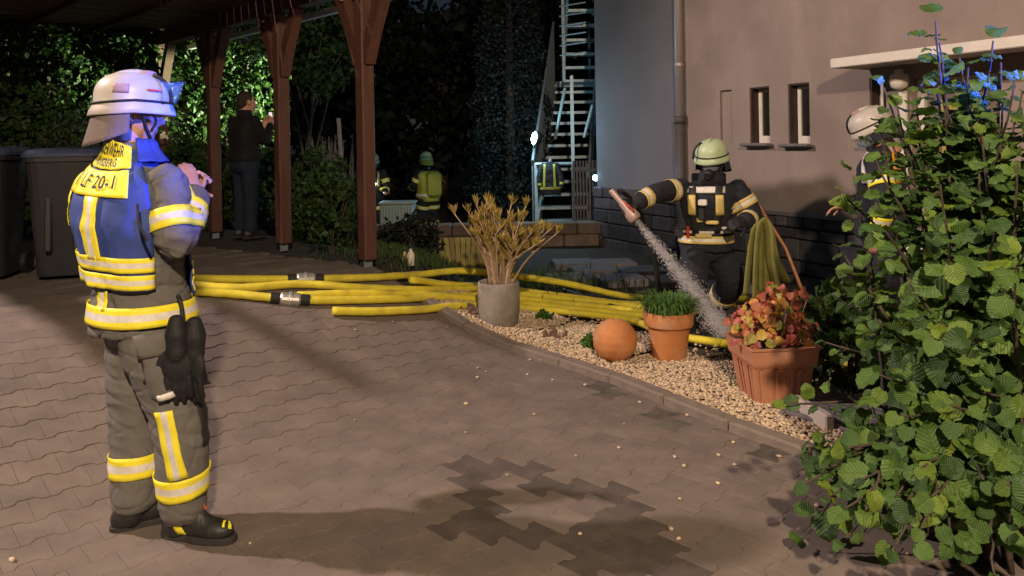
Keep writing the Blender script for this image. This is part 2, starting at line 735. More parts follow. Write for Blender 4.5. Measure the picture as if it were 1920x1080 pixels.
# gravel
PB = []
n_try = 52000
for _ in range(n_try):
    t = random.uniform(1.5, KL[-1])
    d = random.uniform(.055, 1.75)
    edge = .95 + .35 * noise.noise(Vector((t * 1.3, 3.1, 0)))
    if d > edge and random.random() > .07:
        continue
    p, _ = kp(t, d)
    if p.y > 6.95 or p.x < -.62:
        continue
    PB.append((p.x, p.y, H(p.x, p.y) + random.uniform(.004, .03)))
for _ in range(32):   # strays on the pavers
    t = random.uniform(1.8, 6)
    d = -abs(random.gauss(.1, .5)) - .06
    p, _ = kp(t, d)
    PB.append((p.x, p.y, H(p.x, p.y) + .006))
for (x_, y_) in [(-.05, 3.6), (.24, 3.05), (-1.05, 3.02), (-.3, 4.6), (.1, 4.4), (-1.9, 2.9), (.62, 3.0), (-.9, 4.3)]:
    PB.append((x_, y_, H(x_, y_) + .005))
ico = bmesh.new()
bmesh.ops.create_icosphere(ico, subdivisions=1, radius=1)
tv = np.array([v.co[:] for v in ico.verts]) * (1 + .18 * rng.normal(size=(12, 1)).clip(-1, 1) if len(ico.verts) == 12 else 1)
tf = np.array([[v.index for v in f.verts] for f in ico.faces])
ico.free()
n = len(PB)
sz = rng.uniform(.006, .0135, n)
SS = np.stack([sz * rng.uniform(.9, 1.5, n), sz * rng.uniform(.8, 1.2, n), sz * rng.uniform(.5, .8, n)], 1)
yaw = rng.uniform(0, 6.28, n)
Rz = np.zeros((n, 3, 3))
Rz[:, 0, 0] = Rz[:, 1, 1] = np.cos(yaw)
Rz[:, 0, 1] = -np.sin(yaw)
Rz[:, 1, 0] = np.sin(yaw)
Rz[:, 2, 2] = 1
mm = scatter('gravel', tv, tf, PB, SS, Rz, M_pebble, True)
o = link(bpy.data.objects.new('gravel', mm))
tag(o, 'pale beige pebbles filling the bed behind the kerb', 'gravel', None, 'stuff')

# ================================================================== HOUSE
M_wall = mat('wall_render', (0.315, 0.248, 0.216), 0.9, 0.13, 2.2, 0.5, 140, stretch=(1, 1, .35), dirt=((0.25, 0.196, 0.172), 1.3, 0.46, 0.68))
M_wallb = mat('wall_render_cool_lit', (0.17, 0.168, 0.195), 0.9, 0.1, 1.6, 0.35, 160, dirt=((0.145, 0.14, 0.16), 0.9, 0.45, 0.8))  # same render as the facade, with cool lamp light tinted into its colour
M_plinth = mat('plinth_mortar', (0.045, 0.042, 0.046), 0.95, 0.3, 8, 0.6, 80)
M_stone = mat('plinth_stone', (0.062, 0.055, 0.066), 0.85, 0.35, 7, 0.7, 40, island=0.35)
M_white = mat('white_paint', (0.72, 0.66, 0.58), 0.6, 0.1, 5, 0.15, 120)
M_canopy = mat('canopy_edge', (0.62, 0.54, 0.46), 0.8, 0.2, 9, 0.4, 90, dirt=((0.3, 0.24, 0.2), 6, 0.55, 0.8))
M_reveal_shade = mat('reveal_shade', (0.045, 0.025, 0.018), 0.6, 0.3, 20, 0.2, 60)  # shade of the unlit window reveals, put into a dark colour
M_zinc = mat('zinc_pipe', (0.42, 0.37, 0.36), 0.5, 0.12, 5, 0.1, 50, metal=0.3)
M_iron = mat('cast_iron', (0.09, 0.075, 0.075), 0.6, 0.2, 9, 0.2, 80)
M_slate = mat('slate_sill', (0.15, 0.14, 0.15), 0.7, 0.25, 8, 0.3, 70)
M_pane = mat('dark_pane', (0.02, 0.018, 0.018), 0.12, 0.2, 3, 0.0, 10, spec=0.6)
M_door = mat('door_wood', (0.17, 0.12, 0.095), 0.55, 0.2, 6, 0.25, 50, stretch=(8, 8, 1))
M_lit = glow('lit_door_glass', (1.0, 0.62, 0.16), 0.42, 0.7, 5)

HO = Vector((1.245, 11.86, 0))          # far corner of the facade
HW = Vector((.464, -.886, 0))           # along the facade, towards the camera
HN = Vector((-.886, -.464, 0))          # out of the facade


def hp(t, n, z):
    return HO + HW * t + HN * n + Vector((0, 0, z))


HM = Matrix((HW, HN, Vector((0, 0, 1)))).transposed()


def hbox(t0, t1, n0, n1, z0, z1, ch=0.0):
    c = hp((t0 + t1) / 2, (n0 + n1) / 2, (z0 + z1) / 2)
    s = (abs(t1 - t0), abs(n1 - n0), abs(z1 - z0))
    return cbox(c, s, ch, HM) if ch else box(c, s, HM)


house = empty('house', (0, 0, 0))
tag(house, 'beige rendered house with small windows, door canopy and dark stone base', 'house')
openings = [(2.78, 2.98, 1.50, 2.14), (3.27, 3.57, 1.49, 2.14), (3.84, 4.13, 1.48, 2.14), (4.86, 5.04, 1.48, 2.12), (5.30, 6.12, 0.25, 2.08)]


def wall_sheet(t0, t1, z0, z1, ops, n):
    ts = sorted(set([t0, t1] + [v for o_ in ops for v in o_[:2] if t0 < v < t1]))
    zs = sorted(set([z0, z1] + [v for o_ in ops for v in o_[2:] if z0 < v < z1]))
    q = MB()
    for i in range(len(ts) - 1):
        for j in range(len(zs) - 1):
            cm, cz = (ts[i] + ts[i + 1]) / 2, (zs[j] + zs[j + 1]) / 2
            if any(o_[0] < cm < o_[1] and o_[2] < cz < o_[3] for o_ in ops):
                continue
            q.add(([hp(ts[i], n, zs[j]), hp(ts[i + 1], n, zs[j]), hp(ts[i + 1], n, zs[j + 1]), hp(ts[i], n, zs[j + 1])], [(0, 1, 2, 3)]))
    for (a, b_, c, d) in ops:
        for (p, r_) in (((a, c), (a, d)), ((a, d), (b_, d)), ((b_, d), (b_, c)), ((b_, c), (a, c))):
            q.add(([hp(p[0], n, p[1]), hp(r_[0], n, r_[1]), hp(r_[0], n - .2, r_[1]), hp(p[0], n - .2, p[1])], [(0, 1, 2, 3)]))
    return q


w = wall_sheet(2.0, 11, .55, 7.2, openings, 0)
w.build('wall', [M_wall], house)
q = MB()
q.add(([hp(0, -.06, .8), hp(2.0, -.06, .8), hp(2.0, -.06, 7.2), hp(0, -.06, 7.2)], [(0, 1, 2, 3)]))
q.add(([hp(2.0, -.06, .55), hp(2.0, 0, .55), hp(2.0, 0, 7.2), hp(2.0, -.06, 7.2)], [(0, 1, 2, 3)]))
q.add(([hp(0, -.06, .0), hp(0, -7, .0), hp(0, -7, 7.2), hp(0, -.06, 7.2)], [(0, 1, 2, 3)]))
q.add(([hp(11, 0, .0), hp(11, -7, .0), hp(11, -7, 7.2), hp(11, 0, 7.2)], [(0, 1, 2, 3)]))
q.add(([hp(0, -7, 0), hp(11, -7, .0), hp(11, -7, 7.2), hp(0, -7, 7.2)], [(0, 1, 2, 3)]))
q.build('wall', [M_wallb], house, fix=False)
q = MB()
q.add(hbox(-.25, 11.2, -7.2, .35, 7.2, 7.35))
q.build('roof', [M_slate], house)
q = MB()
q.add(hbox(-.02, 2.0, -.3, -.03, -.5, .8))
q.add(hbox(2.02, 5.28, -.3, .02, -.5, .55))
q.add(hbox(6.14, 11, -.3, .02, -.5, .55))
q.build('plinth', [M_plinth], house)
# natural stone facing of the base, one piece at a time
random.seed(11)
for (ta, tb, zt, nn) in ((2.06, 5.26, .70, .03), (0.0, 1.98, .86, -.02)):
    z = -.3
    while z < zt - .05:
        hh = min(random.uniform(.10, .27), zt - z)
        if zt - z - hh < .07:
            hh = zt - z
        t = ta
        while t < tb - .02:
            ww = random.uniform(.14, .52)
            if tb - t - ww < .12:
                ww = tb - t
            q = MB().add(hbox(t + .006, t + ww - .006, nn - .06, nn + .045 + random.uniform(-.012, .02), z + .006, z + hh - .006, .014))
            o = q.build('plinth_stone', [M_stone], house)
            t += ww
        z += hh
q = MB().add(hbox(2.0, 5.27, 0, .085, .70, .735, .008))
q.build('plinth_ledge', [M_slate], house)

for k, (a, b_, c, d) in enumerate(openings[:4]):
    if k == 0:
        q = MB().add(hbox(a - .0, b_ + .0, -.12, -.04, c, d))
        q.build('blind_niche', [M_wall], house)
        continue
    wd = empty('window', (0, 0, 0))
    wd.parent = house
    q = MB()
    q.add(hbox(a + .003, a + .02, -.19, -.012, c + .02, d - .003))
    q.add(hbox(a + .02, b_ - .003, -.19, -.012, d - .018, d - .003))
    q.build('reveal_shade_strip', [M_reveal_shade], wd)  # dark strips painted in for the shade on jamb and head
    m_ = a + (b_ - a) * .12
    q = MB()
    for (t0, t1, z0, z1) in ((a + .02, a + .065, c, d - .018), (b_ - .05, b_ - .004, c, d - .018), (a + .065, b_ - .05, c, c + .09), (a + .065, b_ - .05, d - .06, d - .018)):
        q.add(hbox(t0, t1, -.17, -.115, z0 + .003, z1, .006))
    q.build('frame', [M_white], wd)
    MB().add(hbox(a + .06, b_ - .045, -.15, -.14, c + .08, d - .055)).build('pane', [M_pane], wd)
    Ms = HM @ Matrix.Rotation(R(9), 3, 'X')
    MB().add(cbox(hp((a + b_) / 2, .02, c - .02), (b_ - a + .12, .2, .03), .006, Ms)).build('sill', [M_slate], wd)

# door under the canopy
door = empty('door', (0, 0, 0))
door.parent = house
a, b_, c, d = openings[4]
q = MB()
for (t0, t1, z0, z1) in ((a, a + .07, c, d), (b_ - .07, b_, c, d), (a + .07, b_ - .07, d - .08, d)):
    q.add(hbox(t0 + .002, t1 - .002, -.19, -.08, z0, z1 - .002, .008))
q.build('frame', [M_white], door)
q = MB()
q.add(hbox(a + .07, b_ - .07, -.18, -.13, c, 1.25, .006))
q.add(hbox(a + .07, a + .19, -.18, -.13, 1.25, d - .08, .006))
q.add(hbox(b_ - .19, b_ - .07, -.18, -.13, 1.25, d - .08, .006))
q.add(hbox(a + .19, b_ - .19, -.18, -.13, d - .2, d - .08, .006))
q.build('door_leaf', [M_door], door)
MB().add(hbox(a + .18, b_ - .18, -.165, -.15, 1.24, d - .19)).build('glass', [M_lit], door)
q = MB()
q.add(hbox(a + .41 - .012, a + .41 + .012, -.15, -.125, 1.25, d - .2))
q.add(hbox(a + .19, b_ - .19, -.15, -.125, 1.62, 1.645))
q.build('glazing_bar', [M_door], door)
q = MB().add(hbox(5.1, 6.3, -.1, .9, -.1, .24, .02))
q.build('door_step', [M_kerb], house)
q = MB().add(hbox(4.88, 6.75, .0, .53, 2.215, 2.275, .012))
cn = q.build('canopy', [M_canopy], house)
q = MB().add(hbox(4.86, 6.77, .52, .55, 2.20, 2.29, .008)).add(hbox(4.86, 4.885, .005, .52, 2.20, 2.29, .006))
q.build('fascia', [M_white], cn)
q = MB().add(rev([(.0, 2.33), (.035, 2.325), (.04, 2.29), (.075, 2.27), (.085, 2.22), (.07, 2.165), (.03, 2.14), (0, 2.135)], 20, hp(5.26, .11, -.16), cap=False))
q.build('wall_lamp', [M_white], house, smooth=True)
q = MB().add(hbox(5.2, 5.28, .01, .05, .35, 1.97, .01))
q.build('door_pilaster', [M_white], house)
# rain pipe
q = MB()
q.add(tube([hp(2.12, .07, 1.75), hp(2.12, .07, 7.1)], .052, 14))
dp = q.build('downpipe', [M_zinc], house, smooth=True)
q = MB()
q.add(tube([hp(2.12, .075, -.1), hp(2.12, .075, 1.78)], .066, 14))
q.add(tube([hp(2.12, .075, 1.76), hp(2.12, .075, 1.86)], .078, 14))
q.build('standpipe', [M_iron], dp, smooth=True)
for z in (2.5, 3.7, 5.0):
    q = MB()
    q.add(tube([hp(2.12, .07, z), hp(2.12, .07, z + .035)], .06, 14))
    q.add(tube([hp(2.12, .0, z + .017), hp(2.12, .07, z + .017)], .012, 6))
    q.build('pipe_clip', [M_zinc], dp)

# ================================================================== FIRE ESCAPE
M_galv = mat('galvanised_steel', (0.34, 0.42, 0.45), 0.45, 0.2, 14, 0.1, 60, metal=0.35)
M_galvd = mat('weathered_steel', (0.24, 0.29, 0.32), 0.5, 0.25, 14, 0.1, 60, metal=0.3)
stair = empty('fire_escape_stair', (0.9, 12.9, -.3))
tag(stair, 'galvanised steel outside staircase with open treads beside the house corner', 'staircase')


def sp(q, name, m):
    o = q.build(name, [m])
    o.parent = stair
    o.location = -Vector(stair.location)
    return o


ly0, lz0, ly1, lz1 = 12.75, -.1, 15.6, 2.62
x0, x1 = .36, 1.20
NT = 14
for i in range(NT):
    f_ = i / (NT - 1)
    y, z = ly0 + (ly1 - ly0) * f_, lz0 + (lz1 - lz0) * f_ + .12
    sp(MB().add(box(((x0 + x1) / 2 + .55 * f_, y, z), (x1 - x0, .26, .05))), 'tread', M_galv)
uy0, uz0, uy1, uz1 = 15.3, 2.75, 12.9, 5.1
for i in range(11):
    f_ = i / 10
    y, z = uy0 + (uy1 - uy0) * f_, uz0 + (uz1 - uz0) * f_
    sp(MB().add(box((1.36, y, z), (.66, .25, .05))), 'tread', M_galv)
sp(MB().add(box((1.2, 15.95, 2.68), (1.3, .9, .06))), 'landing', M_galvd)
for (xx, a, b_, dx) in ((x0, (ly0 - .1, lz0), (ly1, lz1), .55), (x1, (ly0 - .1, lz0), (ly1, lz1), .55), (1.03, (uy0, uz0), (uy1, uz1), 0)):
    sp(MB().add(bar((xx, a[0], a[1]), (xx + dx, b_[0], b_[1]), .05, .2)), 'stringer', M_galvd)
# handrails, balusters
for (xx, dx, h_) in ((x0 - .03, .55, 1.35), (x1 + .03, .55, 1.0)):
    sp(MB().add(tube([(xx, ly0 - .1, lz0 + h_), (xx + dx, ly1, lz1 + h_)], .024, 8)), 'handrail', M_galv)
for i in range(26):
    f_ = i / 25
    y, z = ly0 + (ly1 - ly0) * f_, lz0 + (lz1 - lz0) * f_
    sp(MB().add(tube([(x0 - .03 + .55 * f_, y, z + .1), (x0 - .03 + .55 * f_, y, z + 1.34)], .012, 5)), 'baluster', M_galvd)
for (px_, py_, za, zb, m_) in ((.38, 12.6, -.4, 1.22, M_galv), (.98, 12.5, -.4, 2.62, M_galv), (.92, 13.4, 2.6, 5.2, M_galvd), (1.62, 15.9, -.4, 4.0, M_galvd)):
    sp(MB().add(box((px_, py_, (za + zb) / 2), (.05, .05, zb - za))), 'post', m_)
for (a, b_) in (((.62, 12.5, 1.28), (.46, 12.5, .62)), ((.90, 12.9, 2.45), (.72, 12.9, 1.6)), ((1.34, 12.75, 2.15), (1.19, 12.75, 1.62)), ((.38, 12.55, 1.2), (.98, 12.5, 1.2))):
    sp(MB().add(tube([a, b_], .026, 8)), 'brace', M_galv)
for i in range(9):
    z = 3.05 + .17 * i
    sp(MB().add(tube([(.86, 13.4, z), (1.30, 13.2, z + .03)], .014, 6)), 'railing_bar', M_galvd)

# gate of dark upright bars between stair and house corner
gate = empty('garden_gate', (1.17, 12.25, -.35))
tag(gate, 'dark barred gate between the steel stair and the house corner', 'gate')
for i in range(9):
    o = MB().add(box((-.20 + i * .05, 0, .85), (.03, .02, 1.5))).build('gate_bar', [M_iron], gate)
for z in (.2, 1.45):
    MB().add(box((0, .015, z), (.46, .03, .05))).build('gate_rail', [M_iron], gate)

# work lamps that are lit in the photograph
M_lampw = glow('floodlight_glass', (0.75, 1.0, 0.98), 60, 0.05)
M_lampb = glow('hand_lamp_glass', (0.35, 0.65, 1.0), 9, 0.1)
M_black = mat('black_plastic', (0.018, 0.018, 0.02), 0.45, 0.3, 12, 0.1, 60)


def floodlight(loc, label, m, r, aim, watts, col, spot=150):
    t = empty('work_lamp', loc)
    tag(t, label, 'lamp')
    D = rot_to(aim)
    MB().add(xf(rev([(r * 1.05, -.09), (r * 1.15, -.07), (r * 1.3, -.015), (r * 1.3, .0), (r * 1.1, .0), (r * .7, -.05)], 18), D)).build('housing', [M_black], t, smooth=True)
    MB().add(xf(rev([(r, .002), (r * .8, r * .22), (r * .4, r * .34), (.001, r * .38)], 18), D)).build('lens', [m], t, smooth=True)
    MB().add(tube([D @ Vector((0, 0, -.05)), Vector((0, .02, -.14)), Vector((.0, .05, -.16))], .012, 6)).build('bracket', [M_black], t)
    L_ = add_light('work_lamp_light', 'SPOT', Vector(loc) + D @ Vector((0, 0, .09)), watts, col, .05, aim, spot, .35)
    add_light('work_lamp_glow', 'POINT', Vector(loc) + D @ Vector((0, 0, .14)) + Vector((.02, -.16, .06)), min(watts * .03, 42), (.5, .85, 1.0), .05)
    return t


floodlight((.36, 12.42, 1.62), 'bright white floodlight clamped to the foot of the steel stair', M_lampw, .10, (-4.76, -1.55, .72), 7500, (.84, 1.0, .58), 20)
floodlight((1.30, 12.12, .98), 'small blue white hand lamp at the house corner by the gate', M_lampb, .05, (-.4, -1, -.1), 6, (.3, .55, 1.0), 120)

# ================================================================== CARPORT
M_post = mat('carport_wood', (0.105, 0.042, 0.030), 0.6, 0.3, 4, 0.35, 30, stretch=(10, 10, 0.8))
M_beam = mat('carport_dark_wood', (0.085, 0.04, 0.032), 0.7, 0.3, 4, 0.3, 30)
M_boards = mat('roof_boards', (0.115, 0.07, 0.062), 0.65, 0.3, 4, 0.3, 30, island=.25)
M_gutter = mat('pale_gutter', (0.55, 0.6, 0.6), 0.5, 0.1, 8)
M_screw = mat('zinc_screw', (0.6, 0.6, 0.6), 0.4, 0.1, 30, metal=.6)
carport = empty('carport', (-2.35, 7.91, .5))
tag(carport, 'timber carport with red brown posts, knee braces and boarded roof', 'carport')


def cp(q, name, m, smooth=False, par=None):
    o = q.build(name, [m], smooth=smooth)
    o.parent = par or carport
    o.location = -Vector(carport.location)
    return o


CDm = Vector((-.695, .719, 0))
p1 = Vector((-1.29, 6.82, 0))
posts = [p1 - CDm * 1.65, p1, p1 + CDm * 1.53, p1 + CDm * 3.2, p1 + CDm * 4.85]
cyaw = math.atan2(CDm.y, CDm.x)
for i, p in enumerate(posts):
    if i == 0:
        continue
    g_ = H(p.x, p.y)
    Mz = Matrix.Rotation(cyaw, 3, 'Z')
    po = cp(MB().add(cbox((p.x, p.y, (g_ + .06 + 2.92) / 2), (.125, .125, 2.92 - g_ - .06), .012, Mz)), 'post', M_post)
    q = MB().add(box((p.x, p.y, g_ + .03), (.02, .08, .09), Mz))
    cp(q, 'post_foot', M_galvd)
    for s in (-1, 1):
        # curved knee braces
        pts = [p + CDm * (s * .05) + Vector((0, 0, 2.28)), p + CDm * (s * .16) + Vector((0, 0, 2.55)), p + CDm * (s * .36) + Vector((0, 0, 2.93))]
        q = MB()
        qq = spline(pts, 5)
        for a, b_ in zip(qq[:-1], qq[1:]):
            q.add(bar(a, b_ + (b_ - a) * .08, .10, .11))
        cp(q, 'knee_brace', M_post)
    for s in (-.25, .25):
        c = p + CDm * s + Vector((-.04, -.07, 2.86))
        cp(MB().add(ellipsoid(c, (.014, .014, .014), n=8, m=5)), 'bolt', M_screw)
pa, pb = posts[0] - CDm * .6, posts[-1] + CDm * .6
cp(MB().add(bar(pa + Vector((0, 0, 3.01)), pb + Vector((0, 0, 3.01)), .12, .18)), 'beam', M_beam)
RV = Vector((-.719, -.695, 0))   # from the post row across the carport towards the left
cp(MB().add(bar(pa + Vector((0, 0, 3.02)) + RV * 4.2 + CDm * 2.6, pb + Vector((0, 0, 3.02)) + RV * 4.2, .12, .18)), 'beam', M_beam)
for p in (posts[3] + RV * 4.2, posts[4] + RV * 4.2):
    cp(MB().add(cbox((p.x, p.y, 1.7), (.125, .125, 2.4), .012, Matrix.Rotation(cyaw, 3, 'Z'))), 'post', M_post)
# roof boards seen from below, each one a piece
n_b = 44
tot = (pb - pa).length
for i in range(n_b):
    c0 = pa + CDm * (tot * (i + .5) / n_b) + RV * -.28 + Vector((0, 0, 3.13 + (i % 2) * .012))
    L_ = 4.7 if i > 19 else 4.7 * max(.0, (i - 8) / 12.)
    if L_ < .3:
        continue
    cp(MB().add(bar(c0, c0 + RV * L_ + Vector((0, 0, .0)), tot / n_b - .012, .022)), 'roof_board', M_boards)
for i in range(5):
    off = RV * (.75 * (i + 1))
    cp(MB().add(bar(pa + CDm * 2.4 + off + Vector((0, 0, 3.09)), pb + off + Vector((0, 0, 3.09)), .05, .06)), 'roof_batten', M_beam)
q = MB().add(bar(pa + RV * -.36 + Vector((0, 0, 2.925)), pb + RV * -.36 + Vector((0, 0, 2.925)), .06, .06))
cp(q, 'gutter', M_gutter)

# ================================================================== GARDEN WALL AND YARD BEHIND
M_block = mat('garden_wall_block', (0.17, 0.125, 0.10), 0.92, 0.3, 5, 0.6, 60, island=.2)
gw = empty('garden_wall', (-.5, 11.8, 0))
tag(gw, 'low brown garden wall of blocks across the yard behind the hoses', 'wall')
xk = -3.2
while xk < 1.35:
    ww = random.uniform(.42, .55)
    for r_ in range(2):
        MB().add(cbox((xk + ww / 2 + .5 + (r_ * .2), random.gauss(0, .008), .06 + r_ * .185), (ww - .012, .3, .178), .014)).build('block', [M_block], gw)
    xk += ww

M_crate = mat('grey_box', (0.30, 0.36, 0.33), 0.6, 0.12, 6, 0.1, 60)
cr = empty('ribbed_container', (-1.93, 13.0, -.35))
tag(cr, 'pale grey green ribbed container standing behind the garden wall', 'container')
MB().add(cbox((0, 0, .46), (.56, .42, .92), .02)).build('body', [M_crate], cr)
for i in range(11):
    MB().add(cbox((-.25 + i * .05, -.218, .46), (.026, .03, .86), .006)).build('rib', [M_crate], cr)
MB().add(cbox((0, 0, .935), (.6, .46, .04), .012)).build('lid', [M_crate], cr)

# slatted yellow wooden panel lying against the wall
M_slat = mat('yellowed_slats', (0.42, 0.34, 0.09), 0.7, 0.25, 9, 0.3, 40, stretch=(6, 6, 1), island=.2)
M_slatr = mat('slat_rail', (0.24, 0.18, 0.10), 0.8, 0.25, 9, 0.3, 40)
sl = empty('slatted_panel', (-.5, 8.5, .0))
tag(sl, 'yellowish slatted wooden panel leaning in the bed behind the hoses', 'wooden panel')
A0, A1, B0, B1 = Vector((-.90, 8.1, .28)), Vector((-.18, 8.35, .24)), Vector((-1.06, 8.7, .49)), Vector((-.10, 8.95, .46))
for i in range(15):
    f_ = (i + .5) / 15
    a, b_ = A0.lerp(A1, f_), B0.lerp(B1, f_)
    o = MB().add(bar(a, b_, .048, .018)).build('slat', [M_slat])
    o.parent = sl
    o.location = -Vector(sl.location)
for (a, b_) in ((B0, B1), (A0, A1)):
    o = MB().add(bar(a + Vector((0, .02, -.03)), b_ + Vector((0, .02, -.03)), .05, .05)).build('rail', [M_slatr])
    o.parent = sl
    o.location = -Vector(sl.location)
for (a, b_) in ((B0, Vector((-1.06, 8.62, .0))), (B1, Vector((-.1, 8.97, -.02)))):
    o = MB().add(bar(a + Vector((0, .03, -.05)), b_, .05, .05)).build('support', [M_slatr])
    o.parent = sl
    o.location = -Vector(sl.location)

# stone slabs of the path by the house
M_slab = mat('path_slab', (0.17, 0.15, 0.17), 0.8, 0.2, 5, 0.4, 60, island=.15)
yard = empty('path', (1.2, 8.6, 0))
tag(yard, 'grey stone slabs of the path along the house', None, None, 'structure')
for (x_, y_, a_) in ((.62, 8.75, .1), (1.18, 8.62, .14), (1.75, 8.45, .1), (.95, 9.25, .12), (1.5, 9.1, .1), (2.2, 8.1, .2), (.75, 9.8, .1), (1.25, 9.75, .1)):
    MB().add(cbox((0, 0, .0), (.52, .46, .09), .012)).build('slab', [M_slab], yard, loc=(x_ - 1.2, y_ - 8.6, .0 + random.uniform(-.006, .006))).rotation_euler = (0, 0, a_)

# ================================================================== BINS
M_bin = mat('bin_plastic', (0.022, 0.022, 0.027), 0.55, 0.15, 8, 0.25, 200)
M_lid = mat('bin_lid', (0.05, 0.065, 0.13), 0.5, 0.15, 8, 0.2, 150)
random.seed(5)


def wheelie(loc, rz, label, sc=1.0):
    t = empty('wheelie_bin', loc, rz)
    t.scale = (sc,) * 3
    tag(t, label, 'bin', 'bins beside the carport')
    rings = []
    for (z, x, y0_, y1_) in ((.04, .22, -.2, .24), (.30, .235, -.235, .26), (.55, .25, -.27, .285), (.80, .262, -.305, .31), (.96, .27, -.325, .33), (.965, .29, -.345, .345), (1.0, .29, -.345, .345)):
        r_ = []
        for k in range(24):
            a = 2 * math.pi * k / 24
            cx, cy = math.cos(a), math.sin(a)
            u = math.copysign(abs(cx) ** .35, cx)
            v = math.copysign(abs(cy) ** .35, cy)
            r_.append((x * u, (y0_ + y1_) / 2 + (y1_ - y0_) / 2 * v, z))
        rings.append(r_)
    MB().add(loft(rings)).build('body', [M_bin], t)
    rings = []
    for (z, k_) in ((1.004, 1.03), (1.03, 1.04), (1.06, .96), (1.075, .75)):
        r_ = []
        for k in range(24):
            a = 2 * math.pi * k / 24
            cx, cy = math.cos(a), math.sin(a)
            r_.append((.29 * k_ * math.copysign(abs(cx) ** .35, cx), .345 * k_ * math.copysign(abs(cy) ** .35, cy), z))
        rings.append(r_)
    ld = MB().add(loft(rings)).build('lid', [M_lid], t)
    MB().add(tube([(-.2, .37, 1.0), (.2, .37, 1.0)], .016, 8)).build('handle', [M_bin], ld)
    for s in (-1, 1):
        MB().add(xf(rev([(.04, -.025), (.09, -.025), (.1, -.015), (.1, .015), (.09, .025), (.04, .025)], 20), Matrix.Translation((s * .235, .24, .1)) @ Matrix.Rotation(R(90), 4, 'Y'))).build('wheel', [M_black], t)
    for s in (-.1, .1):
        MB().add(cbox((s, -.285, .55), (.05, .03, .6), .01, Matrix.Rotation(R(-7), 3, 'X'))).build('rib', [M_bin], t)


wheelie((-3.70, 6.45, .5), R(20), 'grey wheeled bin directly behind the firefighter in the blue vest', 1.0)
wheelie((-4.40, 6.40, .5), R(12), 'grey wheeled bin with blue lid at the left edge of the picture', 1.02)
wheelie((-4.1, 7.35, .5), R(8), 'wheeled bin half hidden behind the two front bins', 1.0)

# ================================================================== PEOPLE
M_skin = mat('skin', (0.52, 0.27, 0.19), 0.55, 0.12, 14, 0.15, 120)
M_turnout = mat('turnout_grey_brown', (0.145, 0.136, 0.124), 0.9, 0.16, 10, 0.4, 260, dirt=((0.10, 0.09, 0.08), 5, 0.55, 0.8))
M_flap = mat('neck_leather', (0.165, 0.125, 0.11), 0.85, 0.2, 12, 0.3, 120)
M_navy = mat('turnout_navy', (0.016, 0.018, 0.028), 0.85, 0.25, 10, 0.35, 220)
M_blue = mat('vest_blue', (0.035, 0.065, 0.27), 0.7, 0.14, 7, 0.25, 260)
M_yel = mat('reflective_yellow', (0.92, 0.80, 0.04), 0.5, 0.1, 22, 0.15, 160)
M_sil = mat('reflective_silver', (0.74, 0.70, 0.64), 0.42, 0.2, 30, 0.1, 160)
M_ink = mat('vest_lettering', (0.02, 0.022, 0.05), 0.8, 0.2, 30)
M_boot = mat('boot_leather', (0.022, 0.02, 0.02), 0.5, 0.3, 16, 0.3, 90)
M_sole = mat('boot_sole', (0.035, 0.03, 0.028), 0.85, 0.3, 16, 0.3, 90)
M_glove = mat('black_glove', (0.012, 0.012, 0.014), 0.7, 0.3, 16, 0.35, 120)
M_helmw = mat('helmet_white', (0.52, 0.47, 0.42), 0.42, 0.08, 8, 0.05, 60)
M_helmg = mat('helmet_luminous', (0.48, 0.58, 0.36), 0.45, 0.10, 6, 0.05, 60)
M_red = mat('red_mark', (0.55, 0.06, 0.02), 0.6, 0.15, 12)
M_badge = mat('helmet_badge', (0.40, 0.26, 0.24), 0.6, 0.25, 25)
M_visor = glass('visor_clear', (0.30, 0.5, 0.6), 0.08, 0.13)
M_hair = mat('dark_hair', (0.03, 0.02, 0.015), 0.8, 0.3, 30, 0.6, 90, stretch=(3, 3, 1))
M_jean = mat('blue_jeans', (0.010, 0.015, 0.034), 0.9, 0.25, 12, 0.4, 200)
M_shirt = mat('black_shirt', (0.004, 0.004, 0.005), 0.9, 0.3, 12, 0.3, 200)
M_strap = mat('black_strap', (0.015, 0.014, 0.014), 0.7, 0.3, 20)
M_eye = mat('eye', (0.25, 0.2, 0.17), 0.2, 0.4, 60)
M_hivis = mat('hi_vis_yellow', (0.42, 0.42, 0.06), 0.7, 0.15, 8, 0.3, 200)
M_orange = mat('orange_strap', (0.75, 0.32, 0.03), 0.6, 0.15, 20)
M_cyl = mat('cylinder_yellow', (0.45, 0.33, 0.12), 0.5, 0.15, 10)


